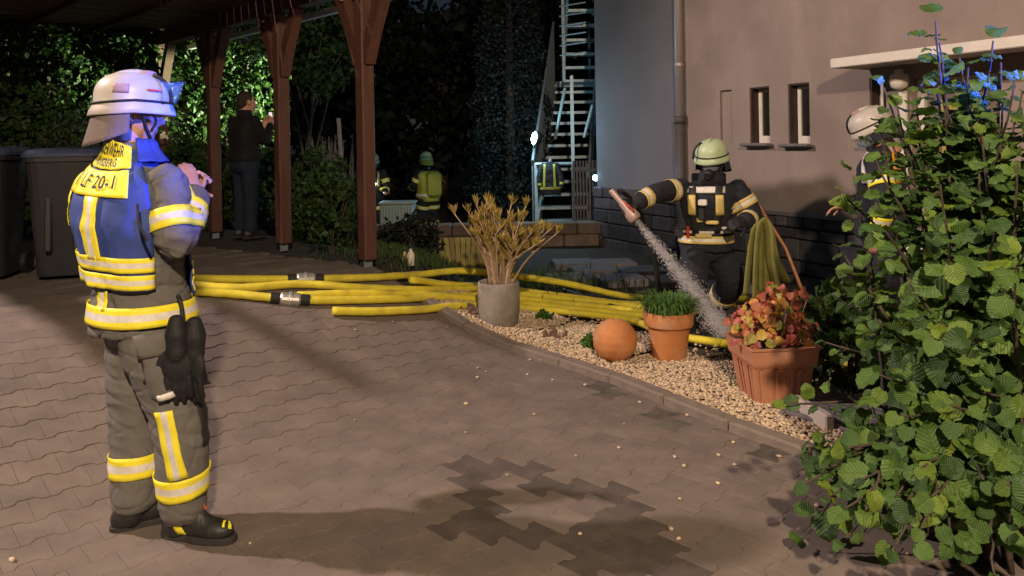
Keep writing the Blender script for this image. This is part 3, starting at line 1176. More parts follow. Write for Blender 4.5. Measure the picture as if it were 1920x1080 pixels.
def remesh(name, prims, voxel, smooth=4, fold=None):
    """one continuous closed surface from overlapping closed shapes"""
    b = MB()
    for p in prims:
        b.add(p)
    me = b.mesh('tmp', [])
    bm = bmesh.new()
    bm.from_mesh(me)
    bmesh.ops.recalc_face_normals(bm, faces=bm.faces)
    bm.to_mesh(me)
    bm.free()
    o = bpy.data.objects.new('tmp', me)
    COL.objects.link(o)
    r = o.modifiers.new('r', 'REMESH')
    r.mode = 'VOXEL'
    r.voxel_size = voxel
    r.use_smooth_shade = True
    s = o.modifiers.new('s', 'SMOOTH')
    s.factor = .5
    s.iterations = smooth
    dg = bpy.context.evaluated_depsgraph_get()
    out = bpy.data.meshes.new_from_object(o.evaluated_get(dg))
    bpy.data.objects.remove(o)
    bpy.data.meshes.remove(me)
    out.name = name
    if fold:
        n = len(out.vertices)
        co = np.empty(n * 3, np.float32)
        out.vertices.foreach_get('co', co)
        co = co.reshape(-1, 3)
        nr = np.empty(n * 3, np.float32)
        out.vertex_normals.foreach_get('vector', nr)
        nr = nr.reshape(-1, 3)
        d = np.fromiter((fold(Vector(map(float, c))) for c in co), float, n)
        co = co + nr * d[:, None]
        out.vertices.foreach_set('co', co.astype(np.float32).ravel())
        out.update()
    out.polygons.foreach_set('use_smooth', [True] * len(out.polygons))
    return out


def folds(seed, amp=.006, big=.008):
    o = Vector((seed * 3.7, seed * 1.3, seed * 2.1))

    def f(p):
        q = p + o
        tilt = noise.noise(q * 2.2) * .35
        a = 1 - abs(noise.noise(Vector((q.x * 4, q.y * 4, (q.z + tilt * .3) * 15))))
        b_ = noise.noise(Vector((q.x * 5, q.y * 5, q.z * 4)))
        c = 1 - abs(noise.noise(Vector(((q.x + q.z * .6) * 9, (q.y - q.z * .4) * 9, q.z * 6)) + Vector((5, 5, 5))))
        n1 = noise.noise(Vector(((q.x + q.z * .5) * 5, (q.y - q.z * .5) * 5, (q.z + q.x * .35) * 9)) + Vector((2, 8, 1)))
        n2 = noise.noise(Vector(((q.x - q.z * .7) * 6, (q.y + q.z * .6) * 6, (q.z - q.y * .3) * 7)) + Vector((9, 3, 6)))
        cr = max(0, 1 - abs(n1) * 7) ** 1.3 + .8 * max(0, 1 - abs(n2) * 8) ** 1.3
        return amp * .8 * (a ** 3 - .45) + big * b_ + amp * .5 * (c ** 4 - .3) - amp * .75 * cr
    return f


def frame(fwd, up=(0, 0, 1)):
    f = Vector(fwd).normalized()
    r = f.cross(Vector(up)).normalized()
    u = r.cross(f)
    return Matrix((r, f, u)).transposed()


def ell_ring(c, rx, ry, yawv, n=28, e=.8):
    """horizontal superellipse; yawv = forward vector"""
    f = Vector((yawv[0], yawv[1], 0)).normalized()
    r = Vector((f.y, -f.x, 0))
    out = []
    for k in range(n):
        a = 2 * math.pi * k / n
        ca, sa = math.cos(a), math.sin(a)
        out.append(Vector(c) + r * (rx * math.copysign(abs(ca) ** e, ca)) + f * (ry * math.copysign(abs(sa) ** e, sa)))
    return out


def limb(pts, rad, n=16, sub=6):
    """tapered limb through joints (joints bend smoothly)"""
    P = spline(pts, sub)
    rr = []
    m = len(pts) - 1
    for i in range(len(P)):
        t = i / sub
        k = min(int(t), m - 1)
        rr.append(rad[k] + (rad[k + 1] - rad[k]) * (t - k))
    d0 = (P[0] - P[1]).normalized()
    d1 = (P[-1] - P[-2]).normalized()
    P = [P[0] + d0 * rad[0] * .8, P[0] + d0 * rad[0] * .5] + P + [P[-1] + d1 * rad[-1] * .35, P[-1] + d1 * rad[-1] * .5]
    rr = [rad[0] * .45, rad[0] * .85] + rr + [rad[-1] * .8, rad[-1] * .45]
    return tube(P, rr, n)


def hand_prims(w, d, nrm, side, curl=.5, sc=1.0, fat=1.0):
    """palm, four unequal jointed fingers and a thumb off the side of the palm"""
    d = Vector(d).normalized()
    nrm = Vector(nrm)
    nrm = (nrm - d * nrm.dot(d)).normalized()       # out of the back of the hand
    s = d.cross(nrm) * side                         # towards the thumb
    w = Vector(w)
    pr = [capsule(w - d * .03, w + d * .02, .026 * sc * fat, .028 * sc * fat)]
    M_ = Matrix((s, d, nrm)).transposed()
    pr.append(ellipsoid(w + d * .05 * sc, (.042 * sc * fat, .055 * sc, .017 * sc * fat), M_))
    for i, (o_, L_) in enumerate(((.030, .072), (.010, .080), (-.010, .074), (-.029, .058))):
        p = w + (d * .088 + s * o_) * sc
        dd = d + s * o_ * 1.5
        a = 0
        for k, fr in enumerate((.45, .32, .23)):
            a += curl * (.55 if k == 0 else .8)
            dv = (dd * math.cos(a) - nrm * math.sin(a)).normalized()
            e = p + dv * L_ * fr * sc * 1.05
            pr.append(capsule(p, e, (.0098 - .0009 * k) * sc * fat, (.0092 - .001 * k) * sc * fat, 8))
            p = e
    p = w + (d * .022 + s * .034 - nrm * .004) * sc
    for k, (L_, sp_) in enumerate(((.040, .9), (.032, .55), (.024, .3))):
        dv = (d * (1 - .25 * k) + s * sp_ - nrm * curl * (.4 + .3 * k)).normalized()
        e = p + dv * L_ * sc
        pr.append(capsule(p, e, (.0125 - .0012 * k) * sc * fat, (.0115 - .0014 * k) * sc * fat, 8))
        p = e
    return pr


def head_prims(c, B):
    """B: columns right, forward, up; c: middle of the head"""
    c = Vector(c)
    P = lambda x, y, z: c + B @ Vector((x, y, z))
    pr = [ellipsoid(P(0, -.012, .035), (.076, .096, .088), B), ellipsoid(P(0, .028, -.03), (.061, .066, .083), B),
          ellipsoid(P(0, .056, -.098), (.034, .032, .026), B), ellipsoid(P(0, .02, -.075), (.054, .05, .035), B),
          capsule(P(0, .092, .012), P(0, .114, -.030), .009, .0145), ellipsoid(P(0, .1, -.036), (.019, .014, .011), B),
          capsule(P(-.038, .084, .022), P(.038, .084, .022), .011, .011),
          capsule(P(-.018, .090, -.062), P(.018, .090, -.062), .008, .008), capsule(P(-.016, .089, -.072), P(.016, .089, -.072), .0085, .0085),
          ellipsoid(P(.046, .058, -.025), (.02, .024, .022), B), ellipsoid(P(-.046, .058, -.025), (.02, .024, .022), B)]
    for s in (-1, 1):
        pr.append(ellipsoid(P(s * .079, -.008, -.008), (.011, .021, .032), B))
        pr.append(ellipsoid(P(s * .082, -.018, .004), (.009, .012, .022), B))
    pr.append(limb([P(0, -.02, -.06), P(0, -.03, -.14), P(0, -.04, -.2)], [.058, .056, .07], 14, 4))
    return pr


class Surf:
    """ray lookups onto a mesh, used to lay bands, panels and lettering on cloth"""

    def __init__(self, me):
        self.b = BVHTree.FromPolygons([v.co for v in me.vertices], [tuple(p.vertices) for p in me.polygons])

    def ring(self, c, axis, width, R_=.25, off=.004, n=40, rows=7, arc=(0, 360), ref=(1, 0, 0), r0=.1, twist=0.0):
        """grid of points round an axis"""
        d = Vector(axis).normalized()
        u = Vector(ref)
        u = (u - d * u.dot(d)).normalized()
        w = d.cross(u)
        G = []
        closed = arc[1] - arc[0] >= 360
        m = n if closed else n + 1
        for j in range(rows):
            cj = Vector(c) + d * width * (j / (rows - 1) - .5)
            rr = []
            for k in range(m):
                a = R(arc[0] + (arc[1] - arc[0]) * k / n)
                e = u * math.cos(a) + w * math.sin(a)
                h_ = self.b.ray_cast(cj + e * R_ + d * twist * math.sin(a), -e, R_)
                rr.append((R_ - h_[3]) if h_[0] is not None else None)
            known = [q for q in rr if q]
            av = sorted(known)[len(known) // 2] if known else r0
            rr = [q if q and q < av * 1.7 else av for q in rr]
            for _ in range(1):
                rr = [max(rr[k], (rr[k - 1 if (closed or k) else 0] + rr[k] + rr[(k + 1) % m if (closed or k < m - 1) else k]) / 3) for k in range(m)]
            row = []
            for k in range(m):
                a = R(arc[0] + (arc[1] - arc[0]) * k / n)
                e = u * math.cos(a) + w * math.sin(a)
                row.append(cj + e * (rr[k] + off) + d * twist * math.sin(a))
            G.append(row)
        return G, closed

    def plane(self, o, u, v, n, off=.004, nu=6, nv=10, reach=.35):
        """rectangle o + [0..1]u + [0..1]v dropped along -n"""
        o, u, v, n = Vector(o), Vector(u), Vector(v), Vector(n).normalized()
        G = []
        last = None
        for j in range(nv + 1):
            row = []
            for i in range(nu + 1):
                p = o + u * (i / nu) + v * (j / nv)
                h_ = self.b.ray_cast(p + n * reach, -n, reach * 2)
                q = (h_[0] + n * off) if h_[0] is not None else p
                row.append(q)
            G.append(row)
        return G, False


def sheet(G, closed, mats_rows=None, thick=.002):
    """grid -> faces; thin solid edge; mats_rows: material index per row of faces"""
    b = MB()
    R_, C = len(G), len(G[0])
    vs_ = [p for r in G for p in r]
    fs, mi = [], []
    for j in range(R_ - 1):
        for k in range(C if closed else C - 1):
            k2 = (k + 1) % C
            fs.append((j * C + k, j * C + k2, (j + 1) * C + k2, (j + 1) * C + k))
            mi.append(mats_rows[j] if mats_rows else 0)
    b.v, b.f, b.m = [tuple(p) for p in vs_], fs, mi
    return b


BAND = [0, 0, 1, 1, 0, 0]


def band(S_, name, parent, c, axis, width, **k):
    G, cl = S_.ring(c, axis, width, **k)
    o = sheet(G, cl, BAND).build(name, [M_yel, M_sil], parent, smooth=True)
    m = o.modifiers.new('s', 'SOLIDIFY')
    m.thickness = .003
    m.offset = 1
    return o


def strip(S_, name, parent, o_, u, v, n, mats=(None, None), off=.004, nu=6, nv=12):
    G, cl = S_.plane(o_, u, v, n, off, nu, nv)
    Gt = [[G[j][i] for j in range(len(G))] for i in range(len(G[0]))]
    o = sheet(Gt, False, BAND if nu == 6 else None).build(name, list(mats) if mats[0] else [M_yel, M_sil], parent, smooth=True)
    m = o.modifiers.new('s', 'SOLIDIFY')
    m.thickness = .003
    m.offset = 0
    return o


def text_mesh(s, size, shear=0.0, space=1.0):
    c = bpy.data.curves.new('txt', 'FONT')
    c.body = s
    c.size = size
    c.align_x = 'CENTER'
    c.align_y = 'CENTER'
    c.offset = .006 * size
    c.resolution_u = 3
    c.space_character = space * 1.08
    o = bpy.data.objects.new('txt', c)
    COL.objects.link(o)
    dg = bpy.context.evaluated_depsgraph_get()
    me = bpy.data.meshes.new_from_object(o.evaluated_get(dg))
    bpy.data.objects.remove(o)
    bm = bmesh.new()
    bm.from_mesh(me)
    bmesh.ops.triangulate(bm, faces=bm.faces)
    bmesh.ops.subdivide_edges(bm, edges=[e for e in bm.edges if e.calc_length() > size * .25], cuts=2)
    bmesh.ops.triangulate(bm, faces=bm.faces)
    v = [tuple(q.co) for q in bm.verts]
    f = [tuple(q.index for q in t.verts) for t in bm.faces]
    bm.free()
    return v, f


def helmet(parent, c, B, m, style='white', skirt=True, visor='up', flap=True, flapmat=None, n=40):
    """bowl with flared skirt, seam band, crest, visor, neck flap, chin strap. c: head centre"""
    c = Vector(c)
    P = lambda x, y, z: c + B @ Vector((x, y, z))

    def ell(rx, ry, z, e=1.0, dy=0.0):
        return [P(rx * math.cos(2 * math.pi * k / n), ry * math.sin(2 * math.pi * k / n) + dy, z - .018 * max(0, -math.sin(2 * math.pi * k / n)) * (1 if z < .06 else 0)) for k in range(n)]
    prof = [(.112, .134, .000), (.138, .163, -.004), (.141, .166, .000), (.137, .161, .020), (.128, .151, .042), (.124, .147, .056), (.1235, .147, .075), (.119, .142, .100), (.108, .129, .125), (.089, .107, .146), (.062, .076, .160), (.030, .038, .167), (.004, .005, .168)]
    rings = [ell(*p) for p in prof]
    hm = MB().add(loft(rings)).build('helmet', [m], parent, smooth=True)
    sb = [p + (p - P(0, 0, .05)).normalized() * .002 for p in ell(.1275, .1505, .048)]
    MB().add(tube(sb + [sb[0], sb[1]], .0055, 6, cap=False)).build('seam_band', [M_strap], hm, smooth=True)
    # crest
    cr = [P(0, -.10, .128), P(0, -.05, .160), P(0, .01, .171), P(0, .06, .160), P(0, .105, .128)]
    MB().add(tube(spline(cr, 4), [.006] + [.012] * 15 + [.006], 8)).build('crest', [m], hm, smooth=True)
    if style == 'white':
        MB().add(ellipsoid(P(.0, .05, .168), (.03, .035, .014), B)).build('top_vent', [M_badge], hm, smooth=True)
    # front strap over the bowl
    st = []
    for k in range(13):
        a = R(-8 + k * 98 / 12)
        st.append(P(.124 * math.cos(R(28)) * math.cos(a) ** .8 if a < R(89) else 0, .149 * math.sin(R(62)) * math.cos(max(0, a)) ** .8 + .004, .058 + .113 * math.sin(a)))
    MB().add(tube(st[:10], .008, 6)).build('front_strap', [M_strap], hm, smooth=True)
    if visor == 'up':
        G = []
        for j in range(7):
            row = []
            for k in range(17):
                a = R(90 - 62 + 124 * k / 16)
                t = j / 6
                rr = 1.0 + .10 * t
                row.append(P(.143 * rr * math.cos(a), .163 * rr * math.sin(a) + .012 * t, .05 + .10 * t * (1 - .25 * abs(math.cos(a)))))
            G.append(row)
    elif visor == 'down':
        G = []
        for j in range(7):
            row = []
            for k in range(17):
                a = R(90 - 70 + 140 * k / 16)
                t = j / 6
                row.append(P(.132 * math.cos(a) * (1 - .12 * t), (.152 - .012 * t) * math.sin(a), .012 - .115 * t * (1 - .25 * abs(math.cos(a)))))
            G.append(row)
    if visor:
        o = sheet(G, False).build('visor', [M_visor], hm, smooth=True)
        mo = o.modifiers.new('s', 'SOLIDIFY')
        mo.thickness = .003
    if flap:
        G = []
        for j in range(9):
            row = []
            for k in range(29):
                a = R(180 + 5 + 170 * k / 28)
                if flap == 'wide':
                    a = R(180 - 25 + 230 * k / 28)
                t = j / 8
                back = max(0, -math.sin(a))
                rr = 1.0 + .05 * t + .16 * t * back + .02 * math.sin(9 * a) * t
                row.append(P(.128 * rr * math.cos(a), .150 * rr * math.sin(a), .0 - .018 * back - t * (.075 + .055 * back)))
            G.append(row)
        o = sheet(G, False).build('neck_flap', [flapmat or M_flap], hm, smooth=True)
        mo = o.modifiers.new('s', 'SOLIDIFY')
        mo.thickness = .005
    # chin strap both sides
    for s in (-1, 1):
        MB().add(tube(spline([P(s * .118, .03, .005), P(s * .086, .045, -.05), P(s * .05, .07, -.105), P(0, .078, -.128)], 5), .0075, 6)).build('chin_strap', [M_strap], hm, smooth=True)
        MB().add(tube(spline([P(s * .115, .065, .005), P(s * .08, .085, -.03), P(s * .072, .068, -.075)], 5), .006, 6)).build('chin_strap', [M_strap], hm, smooth=True)
    return hm


def boot(parent, ankle, fwd, m=None, vox=.008, gz=0.0):
    a = Vector(ankle)
    f = Vector((fwd[0], fwd[1], 0)).normalized()
    B = frame(f)
    g = Vector((a.x, a.y, gz))
    P = lambda x, y, z: g + B @ Vector((x, y, z))
    top = a + Vector((0, 0, .09))
    pr = [limb([P(0, -.02, .05), P(0, 0, .12), top], [.058, .062, .072], 14, 4), ellipsoid(P(0, -.045, .05), (.043, .05, .055), B), ellipsoid(P(0, .06, .055), (.047, .10, .05), B),
          ellipsoid(P(0, .135, .045), (.052, .085, .042), B), ellipsoid(P(0, .03, .085), (.042, .08, .05), B)]
    me = remesh('boot', pr, vox, 3)
    for v in me.vertices:
        if v.co.z < gz + .022:
            v.co.z = gz + .022
    me.materials.append(m or M_boot)
    o = link(bpy.data.objects.new('boot', me), parent)
    rings = []
    for (z, k) in ((0.0, .97), (.004, 1.0), (.024, 1.0), (.027, .97)):
        r_ = []
        for i in range(32):
            t = 2 * math.pi * i / 32
            y = .065 + .163 * math.sin(t)
            w_ = (.050 if y > .05 else .043) * (1 - .12 * math.exp(-((y - .03) / .05) ** 2))
            r_.append(P(w_ * k * math.copysign(abs(math.cos(t)) ** .7, math.cos(t)), .065 + .163 * k * math.copysign(abs(math.sin(t)) ** .9, math.sin(t)), z))
        rings.append(r_)
    MB().add(loft(rings)).build('sole', [M_sole], o)
    return o


def person(loc, label, J, o_):
    """J: joints relative to loc (pelvis, chest, neck, head, shoulder/elbow/wrist/hand *_r/_l, hip/knee/ankle *_r/_l); o_: look"""
    vox = o_.get('vox', .008)
    hv = o_.get('hand_vox', .0055)
    V3 = {k: Vector(v) for k, v in J.items() if not isinstance(v, dict)}
    cf, pf, hf = V3['f_chest'], V3['f_pelvis'], V3['f_head']
    HB = frame(hf)
    prims = head_prims(V3['head'], HB)
    # slim body inside the clothes, joined to head, arms and legs
    pel, ch, nk = V3['pelvis'], V3['chest'], V3['neck']
    rg = [ell_ring(pel - Vector((0, 0, .08)), .13, .10, pf, 20), ell_ring(pel, .15, .11, pf, 20), ell_ring(pel.lerp(ch, .5), .135, .10, (pf + cf), 20),
          ell_ring(ch, .155, .11, cf, 20), ell_ring(ch.lerp(nk, .6), .16, .09, cf, 20), ell_ring(nk - Vector((0, 0, .02)), .075, .065, cf, 20), ell_ring(nk + Vector((0, 0, .05)), .055, .055, cf, 20)]
    prims.append(loft(rg))
    prims.append(capsule(nk - Vector((0, 0, .06)), V3['head'] - Vector((0, 0, .08)) - HB @ Vector((0, .03, 0)), .062, .055))
    for s in 'rl':
        prims.append(limb([V3['shoulder_' + s], V3['elbow_' + s], V3['wrist_' + s]], [.055, .045, .028], 12))
        prims.append(limb([V3['hip_' + s], V3['knee_' + s], V3['ankle_' + s]], [.085, .06, .04], 12))
        hd = o_.get('hand_' + s)
        sd = 1 if s == 'r' else -1
        prims += hand_prims(V3['wrist_' + s], hd[0], hd[1], sd * hd[2] if len(hd) > 2 else sd, hd[3] if len(hd) > 3 else .5)
    me = remesh('person', prims, o_.get('body_vox', .007), 2)
    me.materials.append(M_skin)
    root = bpy.data.objects.new('person', me)
    root.location = loc
    link(root)
    tag(root, label, 'person', o_.get('group'))
    for s in (-1, 1):
        MB().add(ellipsoid(V3['head'] + HB @ Vector((s * .031, .079, .002)), (.014, .012, .011), HB, 10, 7)).build('eye', [M_eye], root, smooth=True)
    # jacket
    hem = o_.get('hem', .05)
    k = o_.get('bulk', 1.0)
    hemc = pel - Vector((0, 0, hem))
    rings = [(hemc, .212, .178, pf), (hemc + Vector((0, 0, .05)), .218, .185, pf), (pel.lerp(ch, .22), .195, .155, pf * .7 + cf * .3), (pel.lerp(ch, .55), .20, .155, pf * .35 + cf * .65), (ch, .218, .165, cf),
             (ch.lerp(nk, .42), .228, .155, cf), (ch.lerp(nk, .70), .205, .125, cf), (ch.lerp(nk, .90), .125, .10, cf), (nk + Vector((0, 0, .02)), .085, .085, cf), (nk + Vector((0, 0, .07)), .08, .085, cf)]
    torso = loft([ell_ring(c, a * k, b_ * k, f, 32, .85) for c, a, b_, f in rings])
    jp = [torso]
    ar = o_.get('arm_r', [.086, .080, .062])
    for s in 'rl':
        jp.append(limb([V3['shoulder_' + s], V3['elbow_' + s], V3['wrist_' + s]], ar, 16))
        jp.append(ellipsoid(V3['shoulder_' + s], (.080, .080, .074)))
    mj = remesh('jacket', jp, vox, o_.get('sm', 5), folds(o_.get('seed', 1), o_.get('fold', .006), o_.get('fold', .006) * 1.2))
    mj.materials.append(o_['jacket'])
    jacket = link(bpy.data.objects.new('jacket', mj), root)
    tmesh = remesh('torso', [torso], .012, 6)
    # trousers
    tp = [loft([ell_ring(c, a, b_, pf, 28) for c, a, b_ in ((pel + Vector((0, 0, .06)), .175, .14), (pel - Vector((0, 0, .02)), .185, .15), (pel - Vector((0, 0, .10)), .185, .15), (pel - Vector((0, 0, .16)), .15, .12))])]
    lr = o_.get('leg_r', [.125, .112, .098])
    legs = {}
    for s in 'rl':
        a, b_, c = V3['hip_' + s], V3['knee_' + s], V3['ankle_' + s]
        lp = limb([a, b_, c], lr, 18)
        tp.append(lp)
        legs[s] = lp
    mt = remesh('trousers', tp, vox, 5, folds(o_.get('seed', 1) + 5, o_.get('tfold', .006), o_.get('tfold', .006) * .8))
    mt.materials.append(o_['trousers'])
    trousers = link(bpy.data.objects.new('trousers', mt), root)
    for s in 'rl':
        if o_.get('boots', True):
            b_ = boot(root, V3['ankle_' + s], V3.get('foot_' + s, pf), o_.get('bootmat'), max(vox, .008), o_.get('gz_' + s, 0.0))
            if o_.get('boot_label'):
                b_['label'] = o_['boot_label']
    return dict(root=root, V=V3, HB=HB, jacket=Surf(mj), torso=Surf(tmesh), trousers=Surf(mt), jo=jacket, to=trousers, legs=legs)


# ------------------------------------------------------------------ the firefighter in the blue vest
J = dict(pelvis=(-.015, .03, .93), chest=(-.04, .0, 1.26), neck=(-.05, .03, 1.50), head=(-.065, .075, 1.70),
         f_pelvis=(.62, .78, 0), f_chest=(.40, .915, 0), f_head=(.88, .47, -.06),
         shoulder_r=(.135, -.075, 1.415), elbow_r=(.195, -.13, 1.19), wrist_r=(.185, .07, 1.35),
         shoulder_l=(-.205, .085, 1.415), elbow_l=(-.17, .30, 1.20), wrist_l=(.03, .36, 1.36),
         hip_r=(.050, -.055, .80), knee_r=(.155, -.05, .47), ankle_r=(.165, -.035, .11),
         hip_l=(-.075, .09, .80), knee_l=(-.08, .09, .48), ankle_l=(-.075, .06, .11),
         foot_r=(.95, -.20, 0), foot_l=(.75, .55, 0))
LOC = (-1.50, 3.12, 0)
D = person(LOC, 'firefighter in white helmet and blue vest standing with his back turned', J,
           dict(jacket=M_turnout, trousers=M_turnout, hand_r=((-.25, .12, .95), (.75, -.6, .15), 1, .5), hand_l=((.7, -.1, .55), (-.3, .85, .2), 1, .8), vox=.0068, seed=1, fold=.009, tfold=.0062,
                hem=.11, leg_r=[.122, .104, .092], arm_r=[.074, .073, .060]))
root = D['root']
T, TR, JK = D['torso'], D['trousers'], D['jacket']
HBm = D['HB']
hd = Vector(J['head'])
hm = helmet(root, hd, HBm, M_helmw, 'white', visor='up', flap=True)
# side badge and red mark, on the wearer's right
for (a0, a1, z0, z1, m_, nm) in ((-32, -8, .075, .112, M_badge, 'badge'), (18, 42, .088, .097, M_red, 'red_mark')):
    G = []
    for j in range(4):
        z = z0 + (z1 - z0) * j / 3
        kx = .1245 - .02 * max(0, (z - .08) / .045) ** 2 * .5
        row = []
        for k in range(7):
            a = R(a0 + (a1 - a0) * k / 6)
            row.append(hd + HBm @ Vector(((kx + .003) * math.cos(a), (kx + .027) * math.sin(a), z)))
        G.append(row)
    ob = sheet(G, False).build(nm, [m_], hm, smooth=True)
    mo = ob.modifiers.new('s', 'SOLIDIFY')
    mo.thickness = .002

# capsule-shaped lookup round the torso: theta 0 = straight behind, s = height, bending over the shoulders above ZC
fB = Vector(J['f_chest']).normalized()
rB = Vector((fB.y, -fB.x, 0))
ZC = 1.36
RC = .16


def tor(th, s, off):
    ax = Vector(J['pelvis']).lerp(Vector(J['neck']), (min(s, ZC) - .93) / .57)
    e = (-fB * math.cos(th) + rB * math.sin(th))
    if s <= ZC:
        c = Vector((ax.x, ax.y, s))
        dr = e
    else:
        ph = (s - ZC) / RC
        c = Vector((ax.x, ax.y, ZC))
        dr = e * math.cos(ph) + Vector((0, 0, 1)) * math.sin(ph)
    h_ = T.b.ray_cast(c + dr * .5, -dr, .5)
    p = h_[0] if h_[0] is not None else c + dr * .18
    return p + dr * off


def torgrid(t0, t1, s0, s1, off, nu=16, nv=16, wav=0.0, sk=0.0):
    G = []
    for j in range(nv + 1):
        row = []
        for i in range(nu + 1):
            th = R(t0 + (t1 - t0) * i / nu)
            s = s0 + (s1 - s0) * j / nv
            hang = max(0, (1.30 - s)) / .3
            row.append(tor(th, s + sk * math.sin(th), off + wav * hang * (math.sin(th * 7 + s * 3) * .5 + .35 + .5 * noise.noise(Vector((th * 2.2, s * 5, 1)))) + .006 * noise.noise(Vector((th * 4 + s * 5, s * 9 - th * 3, 5))) - .006 * max(0, 1 - 6 * abs(noise.noise(Vector((th * 2.5 + s * 3, s * 7, 8)))))))
        G.append(row)
    return G


def cloth(G, name, mats, rows=None, th=.004, par=None):
    o = sheet(G, False, rows).build(name, mats, par or root, smooth=True)
    m = o.modifiers.new('s', 'SOLIDIFY')
    m.thickness = th
    m.offset = 0
    return o


VO = .022
vest = cloth(torgrid(-76, 62, 1.015, 1.545, VO, 34, 26, .014, -.012), 'vest', [M_blue], th=.006)
for (a, b_) in ((112, 172), (188, 262)):
    cloth(torgrid(a, b_, .96 if a < 180 else 1.02, 1.53, VO - .004, 16, 22, .012), 'vest_front', [M_blue], th=.006, par=vest)
# shoulder straps of the vest
for (a, b_) in ((55, 125), (-125, -70)):
    cloth(torgrid(a, b_, 1.488, 1.56, VO + .010, 14, 6), 'vest_shoulder', [M_blue], par=vest)
# collar
rings = []
for (z, rx, ry) in ((1.46, .125, .105), (1.50, .105, .10), (1.53, .094, .098), (1.548, .096, .102), (1.545, .086, .092), (1.51, .080, .086)):
    rings.append(ell_ring(Vector((-.047, .035, z)), rx, ry, fB, 28, 1.0))
MB().add(loft(rings, cap=False)).build('collar', [M_blue], vest, smooth=True)
# yellow yoke with lettering
YO = VO + .006
cloth(torgrid(-52, 46, 1.470, 1.548, YO + .004, 24, 8, 0, -.012), 'name_panel', [M_yel], th=.002, par=vest)
cloth(torgrid(-56, 44, 1.372, 1.462, YO + .006, 24, 10, 0, -.012), 'name_panel', [M_yel], th=.002, par=vest)


def letter(s, size, s_mid, th_mid, nm, sx=1.0, off=.0):
    v, f = text_mesh(s, size)
    out = []
    for (x, y, z) in v:
        th = th_mid + x * sx / .205
        out.append(tor(th, s_mid + y - .012 * math.sin(th), YO + .0095 + off))
    MB().add((out, f)).build(nm, [M_ink], vest, fix=False)


letter('FEUERWEHR', .042, 1.527, R(-3), 'lettering', 1.0)
letter('ARNSBERG', .039, 1.490, R(-4), 'lettering', 1.0)
letter('1 LF 20-1', .064, 1.417, R(-5), 'lettering', 1.0, .002)
# vertical stripe and two bands of the vest
G = torgrid(-10, 10, 1.13, 1.37, VO + .010, 6, 14, .014, -.012)
cloth([[G[j][i] for j in range(len(G))] for i in range(7)], 'stripe', [M_yel, M_sil], BAND, .002, vest)
G = torgrid(-60, -52, 1.24, 1.37, VO + .010, 6, 8, .014, -.012)
cloth([[G[j][i] for j in range(len(G))] for i in range(7)], 'stripe', [M_yel, M_yel], BAND, .002, vest)
for (z0, z1) in ((1.088, 1.145), (1.022, 1.079)):
    cloth(torgrid(-76, 62, z0, z1, VO + .010, 34, 6, .014, -.012), 'vest_band', [M_yel, M_sil], BAND, .002, vest)
    cloth(torgrid(112, 172, z0 - .05, z1 - .05, VO + .004, 16, 6, .012), 'vest_band', [M_yel, M_sil], BAND, .002, vest)
# jacket: waist band, short upright stripe below the vest, sleeve bands
band(T, 'jacket_band', D['jo'], (-.03, .02, .905), (0, 0, 1), .078, R_=.4, off=.011, n=64)
G = torgrid(-12, 8, .93, 1.01, .013, 6, 6)
cloth([[G[j][i] for j in range(len(G))] for i in range(7)], 'jacket_stripe', [M_yel, M_sil], BAND, .002, D['jo'])
sh, el, wr = Vector(J['shoulder_r']), Vector(J['elbow_r']), Vector(J['wrist_r'])
band(JK, 'sleeve_band', D['jo'], sh.lerp(el, .64), (el - sh), .078, R_=.14, off=.005, ref=(0, -1, 0))
band(JK, 'sleeve_band', D['jo'], el.lerp(wr, .62), (wr - el), .066, R_=.13, off=.005, ref=(0, -1, 0))
sh, el, wr = Vector(J['shoulder_l']), Vector(J['elbow_l']), Vector(J['wrist_l'])
band(JK, 'sleeve_band', D['jo'], sh.lerp(el, .64), (el - sh), .078, R_=.14, off=.005, ref=(0, 1, 0))
MB().add(tube([p + Vector((0, 0, 0)) for p in spline([(.10, -.24, 1.345), (.135, -.30, 1.28), (.165, -.30, 1.215)], 5)], .006, 6)).build('seam_loop', [M_strap], D['jo'])
# trouser bands
for s, z in (('r', .235), ('l', .26)):
    kn, an = Vector(J['knee_' + s]), Vector(J['ankle_' + s])
    c = kn.lerp(an, (kn.z - z) / (kn.z - an.z))
    band(TR, 'trouser_band', D['to'], c, an - kn + Vector((0, 0.03 if s == 'r' else 0, 0)), .088, R_=.17, off=.005, n=44)
kn = Vector(J['knee_r'])
strip(TR, 'trouser_stripe', D['to'], kn + Vector((-.045, 0, .07)), Vector((.068, 0, .006)), Vector((.045, 0, -.27)), (0.0, -1, 0))
# cargo pocket with flap and tag on the right thigh
G, _ = TR.plane(Vector((.035, 0, .82)), Vector((.165, 0, .01)), Vector((.055, 0, -.235)), (.12, -1, 0), .02, 8, 12)
for r_ in G:
    r_[0] = r_[0] + Vector((0, .016, 0))
    r_[-1] = r_[-1] + Vector((0, .016, 0))
G[-1] = [p + Vector((0, .016, 0)) for p in G[-1]]
pk = cloth(G, 'cargo_pocket', [M_turnout], th=.012, par=D['to'])
G, _ = TR.plane(Vector((.03, 0, .845)), Vector((.18, 0, .012)), Vector((.02, 0, -.085)), (.12, -1, 0), .034, 8, 5)
cloth(G, 'pocket_flap', [M_turnout], th=.006, par=pk)
G, _ = TR.plane(Vector((.115, 0, .615)), Vector((.06, 0, .012)), Vector((.004, 0, -.024)), (.12, -1, 0), .033, 4, 2)
cloth(G, 'pocket_tag', [M_sil], th=.003, par=pk)
